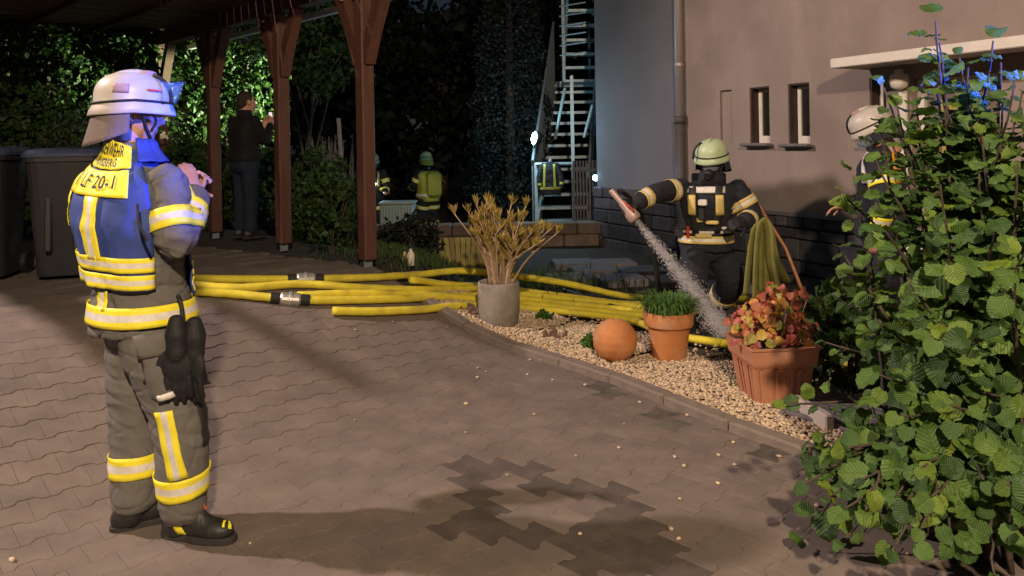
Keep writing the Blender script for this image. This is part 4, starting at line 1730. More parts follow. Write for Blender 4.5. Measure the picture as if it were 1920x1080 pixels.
# knee patch
G, _ = TR.plane(Vector((.11, -.08, .58)), Vector((.06, .2, 0)), Vector((.0, 0, -.2)), (1, .0, 0), .006, 6, 8)
cloth(G, 'knee_patch', [M_boot], th=.004, par=D['to'])
# boot details laid on the boot itself: yellow flash, red tab, lace ends
for bo in [c for c in root.children if c.name.startswith('boot')][:1]:
    SB = Surf(bo.data)
    an = Vector(J['ankle_r'])
    ff = Vector(J['foot_r']).normalized()
    nn = Vector((ff.y, -ff.x, 0))
    for (y0_, z0_, du, dv, m_, nm, k_) in ((-.03, .125, ff * .028, ff * .045 + Vector((0, 0, -.105)), M_yel, 'boot_flash', nn), (.035, .15, ff * .05, Vector((0, 0, -.03)) + ff * .02, M_red, 'boot_tab', nn + Vector((0, 0, .8))),
                                      (.175, .085, ff * .008, Vector((0, 0, -.032)) + ff * .012, M_yel, 'boot_lace', nn + Vector((0, 0, .6))), (.195, .08, ff * .008, Vector((0, 0, -.03)) + ff * .012, M_yel, 'boot_lace', nn + Vector((0, 0, .6)))):
        G, _ = SB.plane(Vector((an.x, an.y, 0)) + ff * y0_ + Vector((0, 0, z0_)), du, dv, k_, .003, 3, 6, .2)
        cloth(G, nm, [m_], th=.003, par=bo)

# gloves clipped to his hip
gl = empty('work_gloves', (LOC[0] + .215, LOC[1] - .13, .92))
tag(gl, 'pair of black work gloves hanging from the hip of the vested firefighter', 'gloves')
for (off, tw, ln) in (((-.012, -.03, -.03), .2, 1.0), ((.045, .0, -.045), -.5, .94)):
    w_ = Vector(off)
    pr = hand_prims(w_ + Vector((0, 0, -.10)), (.12 * tw, 0, -1), (math.sin(tw), -math.cos(tw), 0), 1, .20, 1.32 * ln, 1.10)
    pr.append(limb([w_ + Vector((0, 0, .0)), w_ + Vector((0, 0, -.05)), w_ + Vector((0, 0, -.12))], [.030, .044, .034], 12, 4))
    me = remesh('glove', pr, .005, 2)
    me.materials.append(M_glove)
    link(bpy.data.objects.new('glove', me), gl)
MB().add(tube(spline([(0, 0, -.03), (-.01, .01, .03), (-.03, .03, .055)], 5), .009, 8)).build('clip_strap', [M_strap], gl)


# ------------------------------------------------------------------ the other people
def shell(D, name, m, k, z0, z1, vox=.012, par=None, arms=False):
    """loose garment over the torso between two heights"""
    G = []
    V_ = D['V']
    f = V_['f_chest'].normalized()
    for j in range(15):
        z = z0 + (z1 - z0) * j / 14
        c = V_['pelvis'].lerp(V_['neck'], (z - V_['pelvis'].z) / (V_['neck'].z - V_['pelvis'].z))
        row = []
        for i in range(36):
            a = 2 * math.pi * i / 36
            e = Vector((math.cos(a), math.sin(a), 0))
            h_ = D['torso'].b.ray_cast(c + e * .6, -e, .6)
            r_ = .6 - h_[3] if h_[0] is not None else .17
            row.append(c + e * (r_ + k * (1 + .3 * math.sin(5 * a + z * 4))))
        G.append(row)
    o = sheet(G, True).build(name, [m], par or D['root'], smooth=True)
    mo = o.modifiers.new('s', 'SOLIDIFY')
    mo.thickness = .006
    return o


def limb_bands(D, spec, m=None):
    V_ = D['V']
    for (a, b_, t, w_, sf, par) in spec:
        p, q = V_[a], V_[b_]
        o = band(D[sf], 'reflective_band', D[par], p.lerp(q, t), q - p, w_, R_=.17, off=.006, n=28)
        if m:
            o.data.materials[0] = m


# hose firefighter with breathing apparatus
M_tape = mat('pale_yellow_tape', (0.66, 0.50, 0.16), 0.5, 0.12, 20)
J = dict(pelvis=(.08, .10, .72), chest=(.08, .05, 1.0), neck=(.10, .02, 1.21), head=(.105, -.04, 1.375),
         f_pelvis=(-.25, -.97, 0), f_chest=(-.30, -.95, 0), f_head=(-.50, -.84, -.22),
         shoulder_r=(-.12, .06, 1.14), elbow_r=(-.35, -.10, 1.12), wrist_r=(-.53, -.22, 1.06),
         shoulder_l=(.30, -.03, 1.14), elbow_l=(.41, -.06, .94), wrist_l=(.29, -.26, .90),
         hip_r=(-.01, .08, .62), knee_r=(-.09, -.14, .40), ankle_r=(-.06, .02, .13),
         hip_l=(.18, .12, .62), knee_l=(.27, .08, .38), ankle_l=(.24, .40, .13), foot_r=(-.5, -.85, 0), foot_l=(.1, -1, 0))
L2 = Vector((1.5, 6.25, .01))
D = person(L2, 'firefighter with pale green helmet and breathing mask aiming the water jet', J,
           dict(jacket=M_navy, trousers=M_navy, hand_r=((-.75, -.5, -.35), (.0, -.3, .95), 1, .9), hand_l=((-.75, -.6, .0), (.3, -.6, .7), 1, .8), vox=.012, body_vox=.009, seed=3, hem=.09,
                leg_r=[.125, .115, .10], arm_r=[.088, .08, .066]))
root = D['root']
hdv, HBm = Vector(J['head']), D['HB']
helmet(root, hdv, HBm, M_helmg, 'green', visor=None, flap='wide', flapmat=M_navy)
HP = lambda x, y, z: hdv + HBm @ Vector((x, y, z))
# full-face mask with demand valve
G = []
for j in range(9):
    row = []
    for k in range(21):
        a = R(90 - 85 + 170 * k / 20)
        t = j / 8
        row.append(HP(.088 * math.cos(a) * (1 - .35 * t * t), .125 * math.sin(a) * (1 - .12 * t) - .002, .03 - .165 * t))
    G.append(row)
o = sheet(G, False).build('breathing_mask', [M_black], root, smooth=True)
mo = o.modifiers.new('s', 'SOLIDIFY')
mo.thickness = .006
mk = o
MB().add(xf(rev([(.034, 0), (.038, .012), (.036, .045), (.028, .055), (.001, .056)], 16), Matrix.Translation(HP(0, .10, -.075)) @ rot_to(HBm @ Vector((0, 1, -.3))).to_4x4())).build('demand_valve', [M_black], mk, smooth=True)
MB().add(tube(spline([HP(.02, .13, -.09), HP(.08, .13, -.17), HP(.13, .06, -.23), Vector((.27, -.10, 1.08))], 6), .014, 8)).build('air_hose', [M_black], mk, smooth=True)
G = []
for j in range(7):
    row = []
    for k in range(17):
        a = R(90 - 62 + 124 * k / 16)
        t = j / 6
        row.append(HP(.090 * math.cos(a) * (1 - .18 * t * t), .133 * math.sin(a) * (1 - .08 * t) - .002, .018 - .085 * t))
    G.append(row)
o = sheet(G, False).build('mask_lens', [mat('mask_lens', (0.22, 0.24, 0.27), 0.10, 0.2, 6, spec=0.9, coat=1.0)], mk, smooth=True)
mo = o.modifiers.new('s', 'SOLIDIFY')
mo.thickness = .003
# hood / collar
rg = [ell_ring(Vector((.10, .02, 1.15)), .12, .11, J['f_chest'], 24), ell_ring(Vector((.105, .0, 1.22)), .105, .105, J['f_chest'], 24), ell_ring(Vector((.105, -.02, 1.29)), .09, .098, J['f_chest'], 24)]
MB().add(loft(rg)).build('hood', [M_navy], root, smooth=True)
# harness
fC = Vector(J['f_chest']).normalized()
rC = Vector((fC.y, -fC.x, 0))
JS = D['torso']
for s, m_ in ((-1, M_strap), (1, M_strap)):
    G, _ = JS.plane(Vector((.08, .05, 1.19)) + rC * (s * .105 - .028), rC * .056, Vector((0, 0, -.40)) - rC * s * .02, fC, .02, 4, 10)
    hs = cloth(G, 'harness_strap', [m_], th=.008, par=root)
    G, _ = JS.plane(Vector((.08, .05, 1.10)) + rC * (s * .108 - .03), rC * .06, Vector((0, 0, -.16)), fC, .032, 4, 6)
    cloth(G, 'strap_pad', [M_tape], th=.012, par=hs)
band(JS, 'hip_belt', root, (.08, .08, .80), (0, 0, 1), .06, R_=.4, off=.02, n=48).data.materials[0] = M_strap
band(JS, 'jacket_band', D['jo'], (.08, .08, .735), (0, 0, 1), .06, R_=.4, off=.014, n=48).data.materials[0] = M_tape
G, _ = JS.plane(Vector((.08, .05, 1.165)) - rC * .15, rC * .30, Vector((0, 0, -.05)), fC, .016, 10, 3)
cloth(G, 'chest_band', [M_sil], th=.004, par=D['jo'])
for (u, z, s_, m_, nm) in ((.02, 1.04, (.07, .05, .05), M_sil, 'gauge'), (.03, .95, (.05, .05, .10), M_black, 'radio'), (-.05, .88, (.10, .05, .03), M_tape, 'buckle'), (.045, .90, (.05, .04, .04), M_tape, 'regulator'), (-.12, .83, (.09, .03, .025), M_sil, 'clip'),
                           (.02, .77, (.13, .04, .035), M_tape, 'belt_clip'), (.20, .80, (.11, .09, .10), M_black, 'pouch'), (.14, .80, (.02, .09, .10), M_red, 'pouch_flap')):
    p = Vector((.08, .06, z)) + rC * u
    h_ = JS.b.ray_cast(p + fC * .5, -fC, .6)
    c = (h_[0] if h_[0] is not None else p + fC * .16) + fC * (s_[1] / 2 - .008)
    MB().add(cbox(c, s_, .008, frame(fC))).build(nm, [m_], root)
# air cylinder on the back
bc = Vector((.09, .06, 1.0)) - fC * .26
MB().add(capsule(bc + Vector((0, 0, -.22)) + rC * .02, bc + Vector((0, 0, .20)) + rC * .02, .082, .082, 18)).build('air_cylinder', [M_cyl], root, smooth=True)
MB().add(cbox(bc + fC * .10 + Vector((0, 0, 0)), (.28, .03, .52), .01, frame(fC))).build('back_plate', [M_black], root)
limb_bands(D, [('shoulder_r', 'elbow_r', .42, .075, 'jacket', 'jo'), ('elbow_r', 'wrist_r', .62, .085, 'jacket', 'jo'), ('shoulder_l', 'elbow_l', .55, .075, 'jacket', 'jo'), ('elbow_l', 'wrist_l', .7, .07, 'jacket', 'jo'),
               ('knee_r', 'ankle_r', .55, .07, 'trousers', 'to'), ('knee_l', 'ankle_l', .55, .07, 'trousers', 'to')], M_tape)
for s, hp_ in (('r', ((-.75, -.5, -.35), (.0, -.3, .95), 1)), ('l', ((-.75, -.6, .0), (.3, -.6, .7), -1))):
    w_ = Vector(J['wrist_' + s])
    me = remesh('glove', hand_prims(w_, hp_[0], hp_[1], hp_[2], .85, 1.12, 1.3) + [capsule(w_ - Vector(hp_[0]).normalized() * .06, w_ + Vector(hp_[0]).normalized() * .02, .05, .042)], .007, 2)
    me.materials.append(M_glove)
    link(bpy.data.objects.new('glove', me), root)

# nozzle and the jet it throws
M_noz = mat('nozzle_alloy', (0.50, 0.36, 0.32), 0.45, 0.15, 20, metal=.3)
noz = empty('nozzle', L2 + Vector((-.62, -.30, 1.01)))
tag(noz, 'hose nozzle gripped in the outstretched hand above the dark yard', 'nozzle')
JD = Vector((.82, -.10, -1.02)).normalized()
Mn = rot_to(JD)
MB().add(xf(rev([(.020, -.20), (.024, -.19), (.022, -.08), (.030, -.06), (.030, .0), (.050, .03), (.054, .08), (.046, .10), (.03, .09), (.02, .03)], 18), Mn)).build('barrel', [M_noz], noz, smooth=True)
MB().add(tube(spline([Mn @ Vector((.03, 0, -.08)), Mn @ Vector((.10, 0, -.09)), Mn @ Vector((.11, 0, -.02))], 4), .012, 8)).build('grip', [M_black], noz, smooth=True)
MB().add(tube(spline([Mn @ Vector((-.02, .02, -.05)), Mn @ Vector((-.06, .03, -.02)), Mn @ Vector((-.055, .03, .04))], 4), .007, 6)).build('valve_lever', [M_red], noz, smooth=True)
M_water = mat('spray_water', (0.92, 0.90, 0.92), 0.25, 0.08, 30, trans=.35, spec=.6)
npt = 16000
tt = rng.uniform(0, 1, npt) ** .75
start = np.array(L2 + Vector((-.62, -.30, 1.01)) + JD * .1)
Lj = 1.26
base = start + np.outer(tt * Lj, np.array(JD))
base[:, 2] -= .06 * tt ** 2
e1 = np.array(JD.cross(Vector((0, 1, 0))).normalized())
e2 = np.cross(np.array(JD), e1)
rad_ = (.018 + .105 * tt) * np.minimum(np.abs(rng.normal(size=npt)) * .55, 1.5)
ang = rng.uniform(0, 6.283, npt)
Pw = base + (e1[None] * np.cos(ang)[:, None] + e2[None] * np.sin(ang)[:, None]) * rad_[:, None]
sp_n = 2200   # droplets bouncing where it lands
land = start + np.array(JD) * Lj
off = rng.normal(size=(sp_n, 3)) * np.array([.16, .13, .0])
off[:, 2] = np.abs(rng.normal(size=sp_n)) * .07 + .0
Pw = np.concatenate([Pw, np.array([land[0] + .05, land[1], .03]) + off])
Pw[:, 2] = np.maximum(Pw[:, 2], .015)
tetv = [(0, 0, -1), (.30, 0, 0), (-.15, .26, 0), (-.15, -.26, 0), (0, 0, 1)]
tetf = [(0, 2, 1), (0, 3, 2), (0, 1, 3), (4, 1, 2), (4, 2, 3), (4, 3, 1)]
Mb = np.repeat(np.array(Mn)[None], len(Pw), 0)
jit = rand_rot(len(Pw))
Mb[npt:] = jit[npt:]
szw = np.concatenate([rng.uniform(.005, .013, npt), rng.uniform(.002, .006, sp_n)])
mm = scatter('water_spray', tetv, tetf, Pw, np.stack([szw * .42, szw * .42, szw], 1), Mb, M_water, True)
o = link(bpy.data.objects.new('water_spray', mm))
tag(o, 'whitish water jet fanning from the nozzle down to the gravel', 'water jet', None, 'stuff')

# yellow hose draped over his forearm
M_hose = mat('hose_yellow', (0.84, 0.70, 0.06), 0.7, 0.14, 9, 0.6, 300, dirt=((0.48, 0.38, 0.07), 3.5, 0.52, 0.78), spec=.3)
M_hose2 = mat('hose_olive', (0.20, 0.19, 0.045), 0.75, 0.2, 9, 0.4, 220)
M_coup = mat('coupling_alloy', (0.62, 0.60, 0.56), 0.35, 0.15, 20, metal=.7)
drp = empty('hose_bundle', L2 + Vector((.36, -.28, .85)))
drp.scale = (.9, .9, .82)
tag(drp, 'olive yellow flat hose draped over the arm of the masked firefighter', 'hose bundle')
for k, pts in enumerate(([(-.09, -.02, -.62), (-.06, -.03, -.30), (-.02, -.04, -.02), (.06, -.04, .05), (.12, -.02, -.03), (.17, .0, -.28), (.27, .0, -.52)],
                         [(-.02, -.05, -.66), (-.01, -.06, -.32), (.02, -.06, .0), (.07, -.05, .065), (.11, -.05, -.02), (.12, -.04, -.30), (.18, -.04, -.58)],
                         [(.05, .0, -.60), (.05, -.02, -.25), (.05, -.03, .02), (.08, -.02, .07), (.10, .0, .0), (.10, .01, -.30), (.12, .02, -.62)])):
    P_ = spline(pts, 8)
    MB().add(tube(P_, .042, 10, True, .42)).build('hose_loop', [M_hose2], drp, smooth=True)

# firefighter half hidden by the bush
J = dict(pelvis=(0, 0, .93), chest=(0, 0, 1.24), neck=(0, 0, 1.45), head=(-.06, -.02, 1.60),
         f_pelvis=(-.80, .6, 0), f_chest=(-.80, .6, 0), f_head=(-.86, .18, -.45),
         shoulder_r=(.12, .17, 1.38), elbow_r=(.10, .30, 1.12), wrist_r=(-.12, .33, 1.02), shoulder_l=(-.12, -.17, 1.38), elbow_l=(-.13, -.30, 1.12), wrist_l=(-.16, -.24, .88),
         hip_r=(.05, .08, .82), knee_r=(.05, .1, .48), ankle_r=(.06, .1, .13), hip_l=(-.05, -.08, .82), knee_l=(-.07, -.1, .48), ankle_l=(-.06, -.1, .13))
D = person((2.68, 5.62, 0), 'firefighter with white helmet and dark jacket half hidden behind the bush', J,
           dict(jacket=M_navy, trousers=M_navy, hand_r=((-.9, .2, -.2), (0, .3, .9)), hand_l=((-.2, .1, -1), (-.3, -.9, 0)), vox=.013, body_vox=.010, seed=5, hem=.11))
helmet(D['root'], J['head'], D['HB'], M_helmw, 'white', visor='down', flap='wide', flapmat=M_navy)
limb_bands(D, [('shoulder_l', 'elbow_l', .6, .07, 'jacket', 'jo'), ('elbow_l', 'wrist_l', .6, .07, 'jacket', 'jo'), ('shoulder_r', 'elbow_r', .6, .07, 'jacket', 'jo')])
fC = Vector((-.5, -.86, 0)).normalized()
rC = Vector((fC.y, -fC.x, 0))
for (u, du, m_) in ((-.10, -.03, M_yel), (-.03, .05, M_tape), (.09, .0, M_sil)):
    G, _ = D['torso'].plane(Vector((0, 0, 1.44)) + rC * (u - .022), rC * .044, Vector((0, 0, -.22)) + rC * du, fC, .014, 4, 8)
    cloth(G, 'shoulder_tape', [m_ if m_ is not M_yel else M_orange], th=.004, par=D['jo'])

# two firefighters behind the garden wall
M_lampf = glow('chest_lamp_glass', (0.8, 0.95, 1.0), 14, 0.05)


def far_ff(loc, label, fwd, arms, vestm, seed, lamp=None):
    f = Vector(fwd).normalized()
    r = Vector((f.y, -f.x, 0))
    L = lambda x, y, z: tuple(r * x + f * y + Vector((0, 0, z)))
    J = dict(pelvis=L(0, 0, .92), chest=L(0, .02, 1.22), neck=L(0, .05, 1.43), head=L(0, .10, 1.585), f_pelvis=f, f_chest=f, f_head=f + Vector((0, 0, -.25)),
             shoulder_r=L(.19, .02, 1.36), elbow_r=L(*arms[0]), wrist_r=L(*arms[1]), shoulder_l=L(-.19, .02, 1.36), elbow_l=L(*arms[2]), wrist_l=L(*arms[3]),
             hip_r=L(.1, 0, .82), knee_r=L(.12, .03, .48), ankle_r=L(.13, -.04, .13), hip_l=L(-.1, 0, .82), knee_l=L(-.12, .08, .48), ankle_l=L(-.12, .06, .13))
    D = person(loc, label, J, dict(jacket=M_navy, trousers=M_navy, hand_r=(f, (0, 0, 1)), hand_l=(f, (0, 0, 1)), vox=.016, body_vox=.013, seed=seed, hem=.08))
    helmet(D['root'], J['head'], D['HB'], M_helmg, 'green', visor='down', flap='wide', flapmat=M_hivis if vestm else M_navy, n=28)
    if vestm:
        shell(D, 'vest', vestm, .03, .78, 1.38)
        shell(D, 'vest_band', M_sil, .037, .88, .93)
        MB().add(cbox(Vector(L(0, -.24, 1.12)), (.30, .16, .50), .05, frame(f))).build('backpack', [M_hivis], D['root'])
    else:
        MB().add(capsule(L(0, -.24, .98), L(0, -.24, 1.36), .085, .085, 14)).build('air_cylinder', [M_cyl], D['root'], smooth=True)
    limb_bands(D, [('shoulder_r', 'elbow_r', .6, .075, 'jacket', 'jo'), ('elbow_r', 'wrist_r', .6, .07, 'jacket', 'jo'), ('shoulder_l', 'elbow_l', .6, .075, 'jacket', 'jo'), ('elbow_l', 'wrist_l', .6, .07, 'jacket', 'jo'),
                   ('hip_r', 'knee_r', .45, .07, 'trousers', 'to'), ('hip_l', 'knee_l', .45, .07, 'trousers', 'to'), ('knee_r', 'ankle_r', .4, .08, 'trousers', 'to'), ('knee_l', 'ankle_l', .4, .08, 'trousers', 'to')])
    for s in (-1, 1):
        G, _ = D['torso'].plane(Vector(L(s * .10 - .02, 0, 1.40)), r * .04, Vector((0, 0, -.3)), f, .012, 3, 8)
        cloth(G, 'harness_strap', [M_tape], th=.006, par=D['jo'])
    if lamp:
        MB().add(ellipsoid(Vector(L(*lamp)), (.032, .032, .04), n=12, m=8)).build('chest_lamp', [M_lampf], D['root'], smooth=True)
        add_light('chest_lamp_light', 'SPOT', Vector(loc) + Vector(L(*lamp)) + f * .06, 30, (.55, .75, 1.0), .03, f + Vector((0, 0, -.15)), 110, .4)
    return D


far_ff((-1.66, 15.3, -.35), 'firefighter in yellow tabard and pale helmet behind the garden wall', (-.55, .83, 0), [(.30, .10, 1.12), (.42, .22, 1.10), (-.25, .12, 1.1), (-.20, .34, 1.05)], M_hivis, 7)
far_ff((-2.72, 15.0, -.35), 'firefighter with a lit chest lamp half hidden by the nearest carport post', (.25, -.97, 0), [(.26, .10, 1.1), (.16, .32, 1.05), (-.27, .08, 1.1), (-.20, .3, 1.0)], None, 8, (-.02, .20, 1.16))

# bystander under the carport
J = dict(pelvis=(0, 0, .92), chest=(.0, .0, 1.22), neck=(.01, .02, 1.42), head=(.03, .04, 1.575), f_pelvis=(.55, .84, 0), f_chest=(.6, .8, 0), f_head=(.72, .69, -.05),
         shoulder_r=(.155, -.10, 1.35), elbow_r=(.24, .02, 1.13), wrist_r=(.24, .22, 1.31), shoulder_l=(-.155, .11, 1.35), elbow_l=(-.10, .28, 1.12), wrist_l=(.12, .30, 1.28),
         hip_r=(.07, -.05, .84), knee_r=(.08, -.04, .48), ankle_r=(.08, -.07, .10), hip_l=(-.07, .05, .84), knee_l=(-.06, .07, .48), ankle_l=(-.07, .05, .10))
D = person((-3.12, 9.0, .5), 'bystander in black shirt and jeans holding up a phone under the carport', J,
           dict(jacket=M_shirt, trousers=M_jean, hand_r=((.1, .4, .9), (.7, -.6, 0), 1, .8), hand_l=((.4, .1, .8), (-.2, .9, 0), 1, .6), vox=.013, body_vox=.009, seed=9, hem=.03, bulk=.93,
                arm_r=[.075, .062, .045], leg_r=[.105, .085, .075], fold=.005))
hb, hc = D['HB'], Vector(J['head'])
me = remesh('hair', [ellipsoid(hc + hb @ Vector((0, -.022, .045)), (.083, .098, .088), hb), ellipsoid(hc + hb @ Vector((0, -.06, -.01)), (.07, .06, .075), hb)], .008, 2, folds(4, .004, .004))
me.materials.append(M_hair)
link(bpy.data.objects.new('hair', me), D['root'])
ph = empty('phone', Vector((-3.12, 9.0, .5)) + Vector((.235, .29, 1.40)))
tag(ph, 'phone with a lit screen in the hand of the bystander', 'phone')
Mp = frame((.65, .75, .1))
MB().add(cbox((0, 0, 0), (.078, .010, .155), .004, Mp)).build('case', [M_black], ph)
MB().add(box(Mp @ Vector((0, -.0065, .0)), (.068, .002, .14), Mp)).build('screen', [glow('phone_screen', (1.0, .78, .80), 1.1, .6, 25)], ph)

# ================================================================== HOSES
def gz(x, y, o=0.0):
    return H(x, y) + o


def hose(label, pts, couplings=(), r=.036, m=None, lift=None):
    P = []
    for i, p in enumerate(pts):
        z = p[2] if len(p) > 2 else gz(p[0], p[1], r + .004)
        P.append(Vector((p[0], p[1], z)))
    Q = spline(P, 9)
    t = empty('fire_hose', Q[0])
    tag(t, label, 'hose', 'yellow fire hoses laid across the driveway')
    for q in Q:
        g_ = gz(q.x, q.y, r * .8)
        if q.z < g_:
            q.z = g_
    Q2 = [q - Q[0] + Vector((0, random.gauss(0, .002), 0)) for q in Q]
    MB().add(tube(Q2, [r * (1 + .03 * math.sin(i * 1.7)) for i in range(len(Q2))], 12, True, .86)).build('hose_line', [m or M_hose], t, smooth=True)
    for c in couplings:
        i = min(range(len(Q)), key=lambda k: (Q[k].xy - Vector(c)).length)
        d = (Q[min(i + 1, len(Q) - 1)] - Q[max(i - 1, 0)]).normalized()
        Mx = Matrix.Translation(Q2[i]) @ rot_to(d).to_4x4()
        cp_ = MB().add(xf(rev([(r * 1.05, -.075), (r * 1.35, -.06), (r * 1.35, -.012), (r * 1.6, -.008), (r * 1.6, .008), (r * 1.35, .012), (r * 1.35, .06), (r * 1.05, .075)], 16), Mx)).build('coupling', [M_coup], t, smooth=False)
        for s in (-1, 1):
            MB().add(xf(rev([(r * 1.03, -.035), (r * 1.16, -.03), (r * 1.16, .03), (r * 1.03, .035)], 14), Mx @ Matrix.Translation((0, 0, s * .105)))).build('binding', [M_strap], cp_)
    return t


random.seed(21)
hose('yellow fire hose arching highest, farthest back of the bundle', [(-2.89, 5.98), (-2.52, 6.0), (-2.08, 5.97), (-1.69, 6.10), (-1.4, 6.26), (-1.17, 6.42), (-.82, 6.84), (-.47, 7.15, .375), (0.0, 7.35, .285), (.50, 7.55, .17), (1.05, 7.55), (1.39, 7.36), (1.75, 7.35), (2.2, 7.3)], [(-1.67, 6.11)])
hose('yellow fire hose second from the back, crossing under the arching one', [(-2.87, 5.76), (-2.46, 5.74), (-2.03, 5.73), (-1.66, 5.98), (-1.2, 6.14), (-.82, 6.43), (-.32, 7.08), (.13, 7.42), (.69, 7.32), (1.18, 7.02), (1.55, 6.95), (2.0, 7.05)])
hose('yellow fire hose with a silver coupling at the middle of the driveway', [(-2.28, 5.55), (-1.99, 5.58), (-1.64, 5.65), (-1.31, 5.81), (-.8, 6.25), (-.31, 6.85), (.18, 7.2), (.67, 7.1), (1.16, 6.78), (1.40, 6.62)], [(-1.64, 5.65)])
hose('yellow fire hose nearest the camera, ending short on the pavers', [(-1.32, 5.60), (-1.06, 5.76), (-.74, 6.06), (-.46, 6.40), (.10, 6.98), (.60, 6.93), (1.05, 6.70), (1.32, 6.50)])
hose('yellow fire hose running on past the terracotta pots to the bush', [(-1.61, 5.74), (-1.33, 5.93), (-1.04, 6.14), (-.73, 6.40), (-.36, 6.68), (.12, 6.84), (.60, 6.78), (.98, 6.50), (1.20, 6.02), (1.52, 5.74), (1.85, 5.50), (2.12, 5.26), (2.28, 5.02), (2.6, 4.85)])
hose('short yellow fire hose end lying between the others behind the grey pot', [(-.86, 6.42, .43), (-.56, 6.86), (-.18, 7.45), (.2, 7.62), (.62, 7.47), (.98, 7.2), (1.3, 7.12)], (), .034)
hose('dark thin hose feeding the nozzle from the ground', [(.80, 5.965, 1.13), (.86, 6.10, 1.15), (1.02, 6.35, 1.0), (1.18, 6.52, .6), (1.22, 6.62, .2), (1.15, 6.75), (.9, 7.15), (.5, 7.9)], (), .022, M_black)

# ================================================================== POTS AND ORNAMENTS
M_terra = mat('terracotta', (0.52, 0.20, 0.065), 0.8, 0.14, 8, 0.3, 120, dirt=((0.50, 0.29, 0.17), 7, 0.5, 0.78))
M_terra2 = mat('terracotta_plastic', (0.53, 0.235, 0.13), 0.65, 0.10, 6, 0.2, 120, dirt=((0.46, 0.25, 0.17), 6, 0.5, 0.8))
M_conc = mat('concrete_pot', (0.27, 0.235, 0.20), 0.9, 0.2, 9, 0.6, 70, dirt=((0.14, 0.12, 0.09), 6, 0.5, 0.75))
M_stem = mat('dry_stem', (0.40, 0.28, 0.18), 0.8, 0.25, 20, 0.2, 60)
M_spike = mat('olive_spikes', (0.42, 0.33, 0.10), 0.7, 0.2, 12, trans=.15, ramp=[(0, (.55, .45, .4)), (.4, (.9, .85, .6)), (.75, (1, 1, .8)), (1, (.75, .55, .5))])
M_grassy = mat('chive_green', (0.075, 0.17, 0.03), 0.6, 0.2, 12, trans=.25, island=.4)
M_autumn = mat('autumn_leaves', (0.72, 0.62, 0.5), 0.5, 0.1, 14, trans=.2, ramp=[(0, (.35, .09, .06)), (.18, (.8, .25, .18)), (.35, (.55, .16, .10)), (.5, (.85, .42, .12)), (.64, (.75, .55, .10)), (.78, (.35, .45, .06)), (.9, (.85, .2, .26)), (1, (.45, .1, .10))])

# grey concrete pot with a bare branching shrub
loc = Vector((-.13, 6.32, gz(-.13, 6.32)))
t = empty('potted_shrub', loc)
tag(t, 'bare branching shrub with olive tufts in a grey concrete pot', 'potted shrub')
MB().add(rev([(.10, 0), (.145, 0), (.155, .01), (.168, .12), (.172, .24), (.170, .345), (.162, .352), (.150, .345), (.148, .30), (.001, .30)], 36, cap=False)).build('pot', [M_conc], t, smooth=True)
MB().add(rev([(.149, .305), (.12, .315), (.06, .32), (.001, .318)], 24, cap=False)).build('soil', [M_soil], t)
random.seed(31)
tufts = []
for k in range(30):
    a = random.uniform(0, 6.283)
    r0 = random.uniform(.0, .09)
    lean = random.uniform(.05, .36)
    hh = random.uniform(.42, .74) - lean * .18
    if k < 4:
        lean, hh = .42, .46
    p0 = Vector((math.cos(a) * r0, math.sin(a) * r0, .30))
    p2 = Vector((math.cos(a) * (r0 + lean), math.sin(a) * (r0 + lean) * .8, .30 + hh))
    p1_ = p0.lerp(p2, .45) + Vector((-math.cos(a) * .05, -math.sin(a) * .05, .02)) + Vector((random.gauss(0, .02), random.gauss(0, .02), 0))
    P = spline([p0, p1_, p2], 5)
    MB().add(tube(P, [.0105 - .0006 * i for i in range(len(P))], 6)).build('stem', [M_stem], t, smooth=True)
    tips = [(P[-1], (P[-1] - P[-3]).normalized())]
    for _ in range(3):
        i = random.choice([4, 5, 6, 7])
        d = Vector((random.gauss(0, .5), random.gauss(0, .5), 1)).normalized()
        q = P[i] + d * random.uniform(.07, .15)
        MB().add(tube([P[i], P[i].lerp(q, .5) + Vector((0, 0, .01)), q], [.0065, .0055, .005], 5)).build('twig', [M_stem], t)
        tips.append((q, d))
    tufts += tips
spk_v = [(-.06, 0, 0), (.06, 0, 0), (.09, .015, .55), (0, .03, 1.0), (-.09, .015, .55)]
spk_f = [(0, 1, 2), (0, 2, 4), (4, 2, 3)]
for (p, d) in tufts:
    n = 20
    dirs = np.array([(Vector((random.gauss(0, .62), random.gauss(0, .62), random.gauss(.9, .28))) + d * .9).normalized()[:] for _ in range(n)])
    Ms = np.array([np.array(rot_to(Vector(q)) @ Matrix.Rotation(random.uniform(0, 6.28), 3, 'Z')) for q in dirs])
    Ps = np.array([(p - d * random.uniform(0, .04))[:] for _ in range(n)])
    mm = scatter('leaf_tuft', spk_v, spk_f, Ps, rng.uniform(.055, .095, n), Ms, M_spike)
    link(bpy.data.objects.new('leaf_tuft', mm), t)

# terracotta ball
loc = Vector((.70, 5.44, gz(.7, 5.44)))
bl = MB().add(rev([(.001, .0)] + [(.155 * math.cos(R(a)) * (1 + .006 * math.sin(a * .3)), .150 + .152 * math.sin(R(a))) for a in range(-80, 84, 4)] + [(.012, .3015), (.010, .290), (.001, .289)], 48, cap=False)).build('terracotta_ball', [M_terra], smooth=True, loc=loc)
tag(bl, 'round orange terracotta ball lying on the gravel', 'ornament ball')

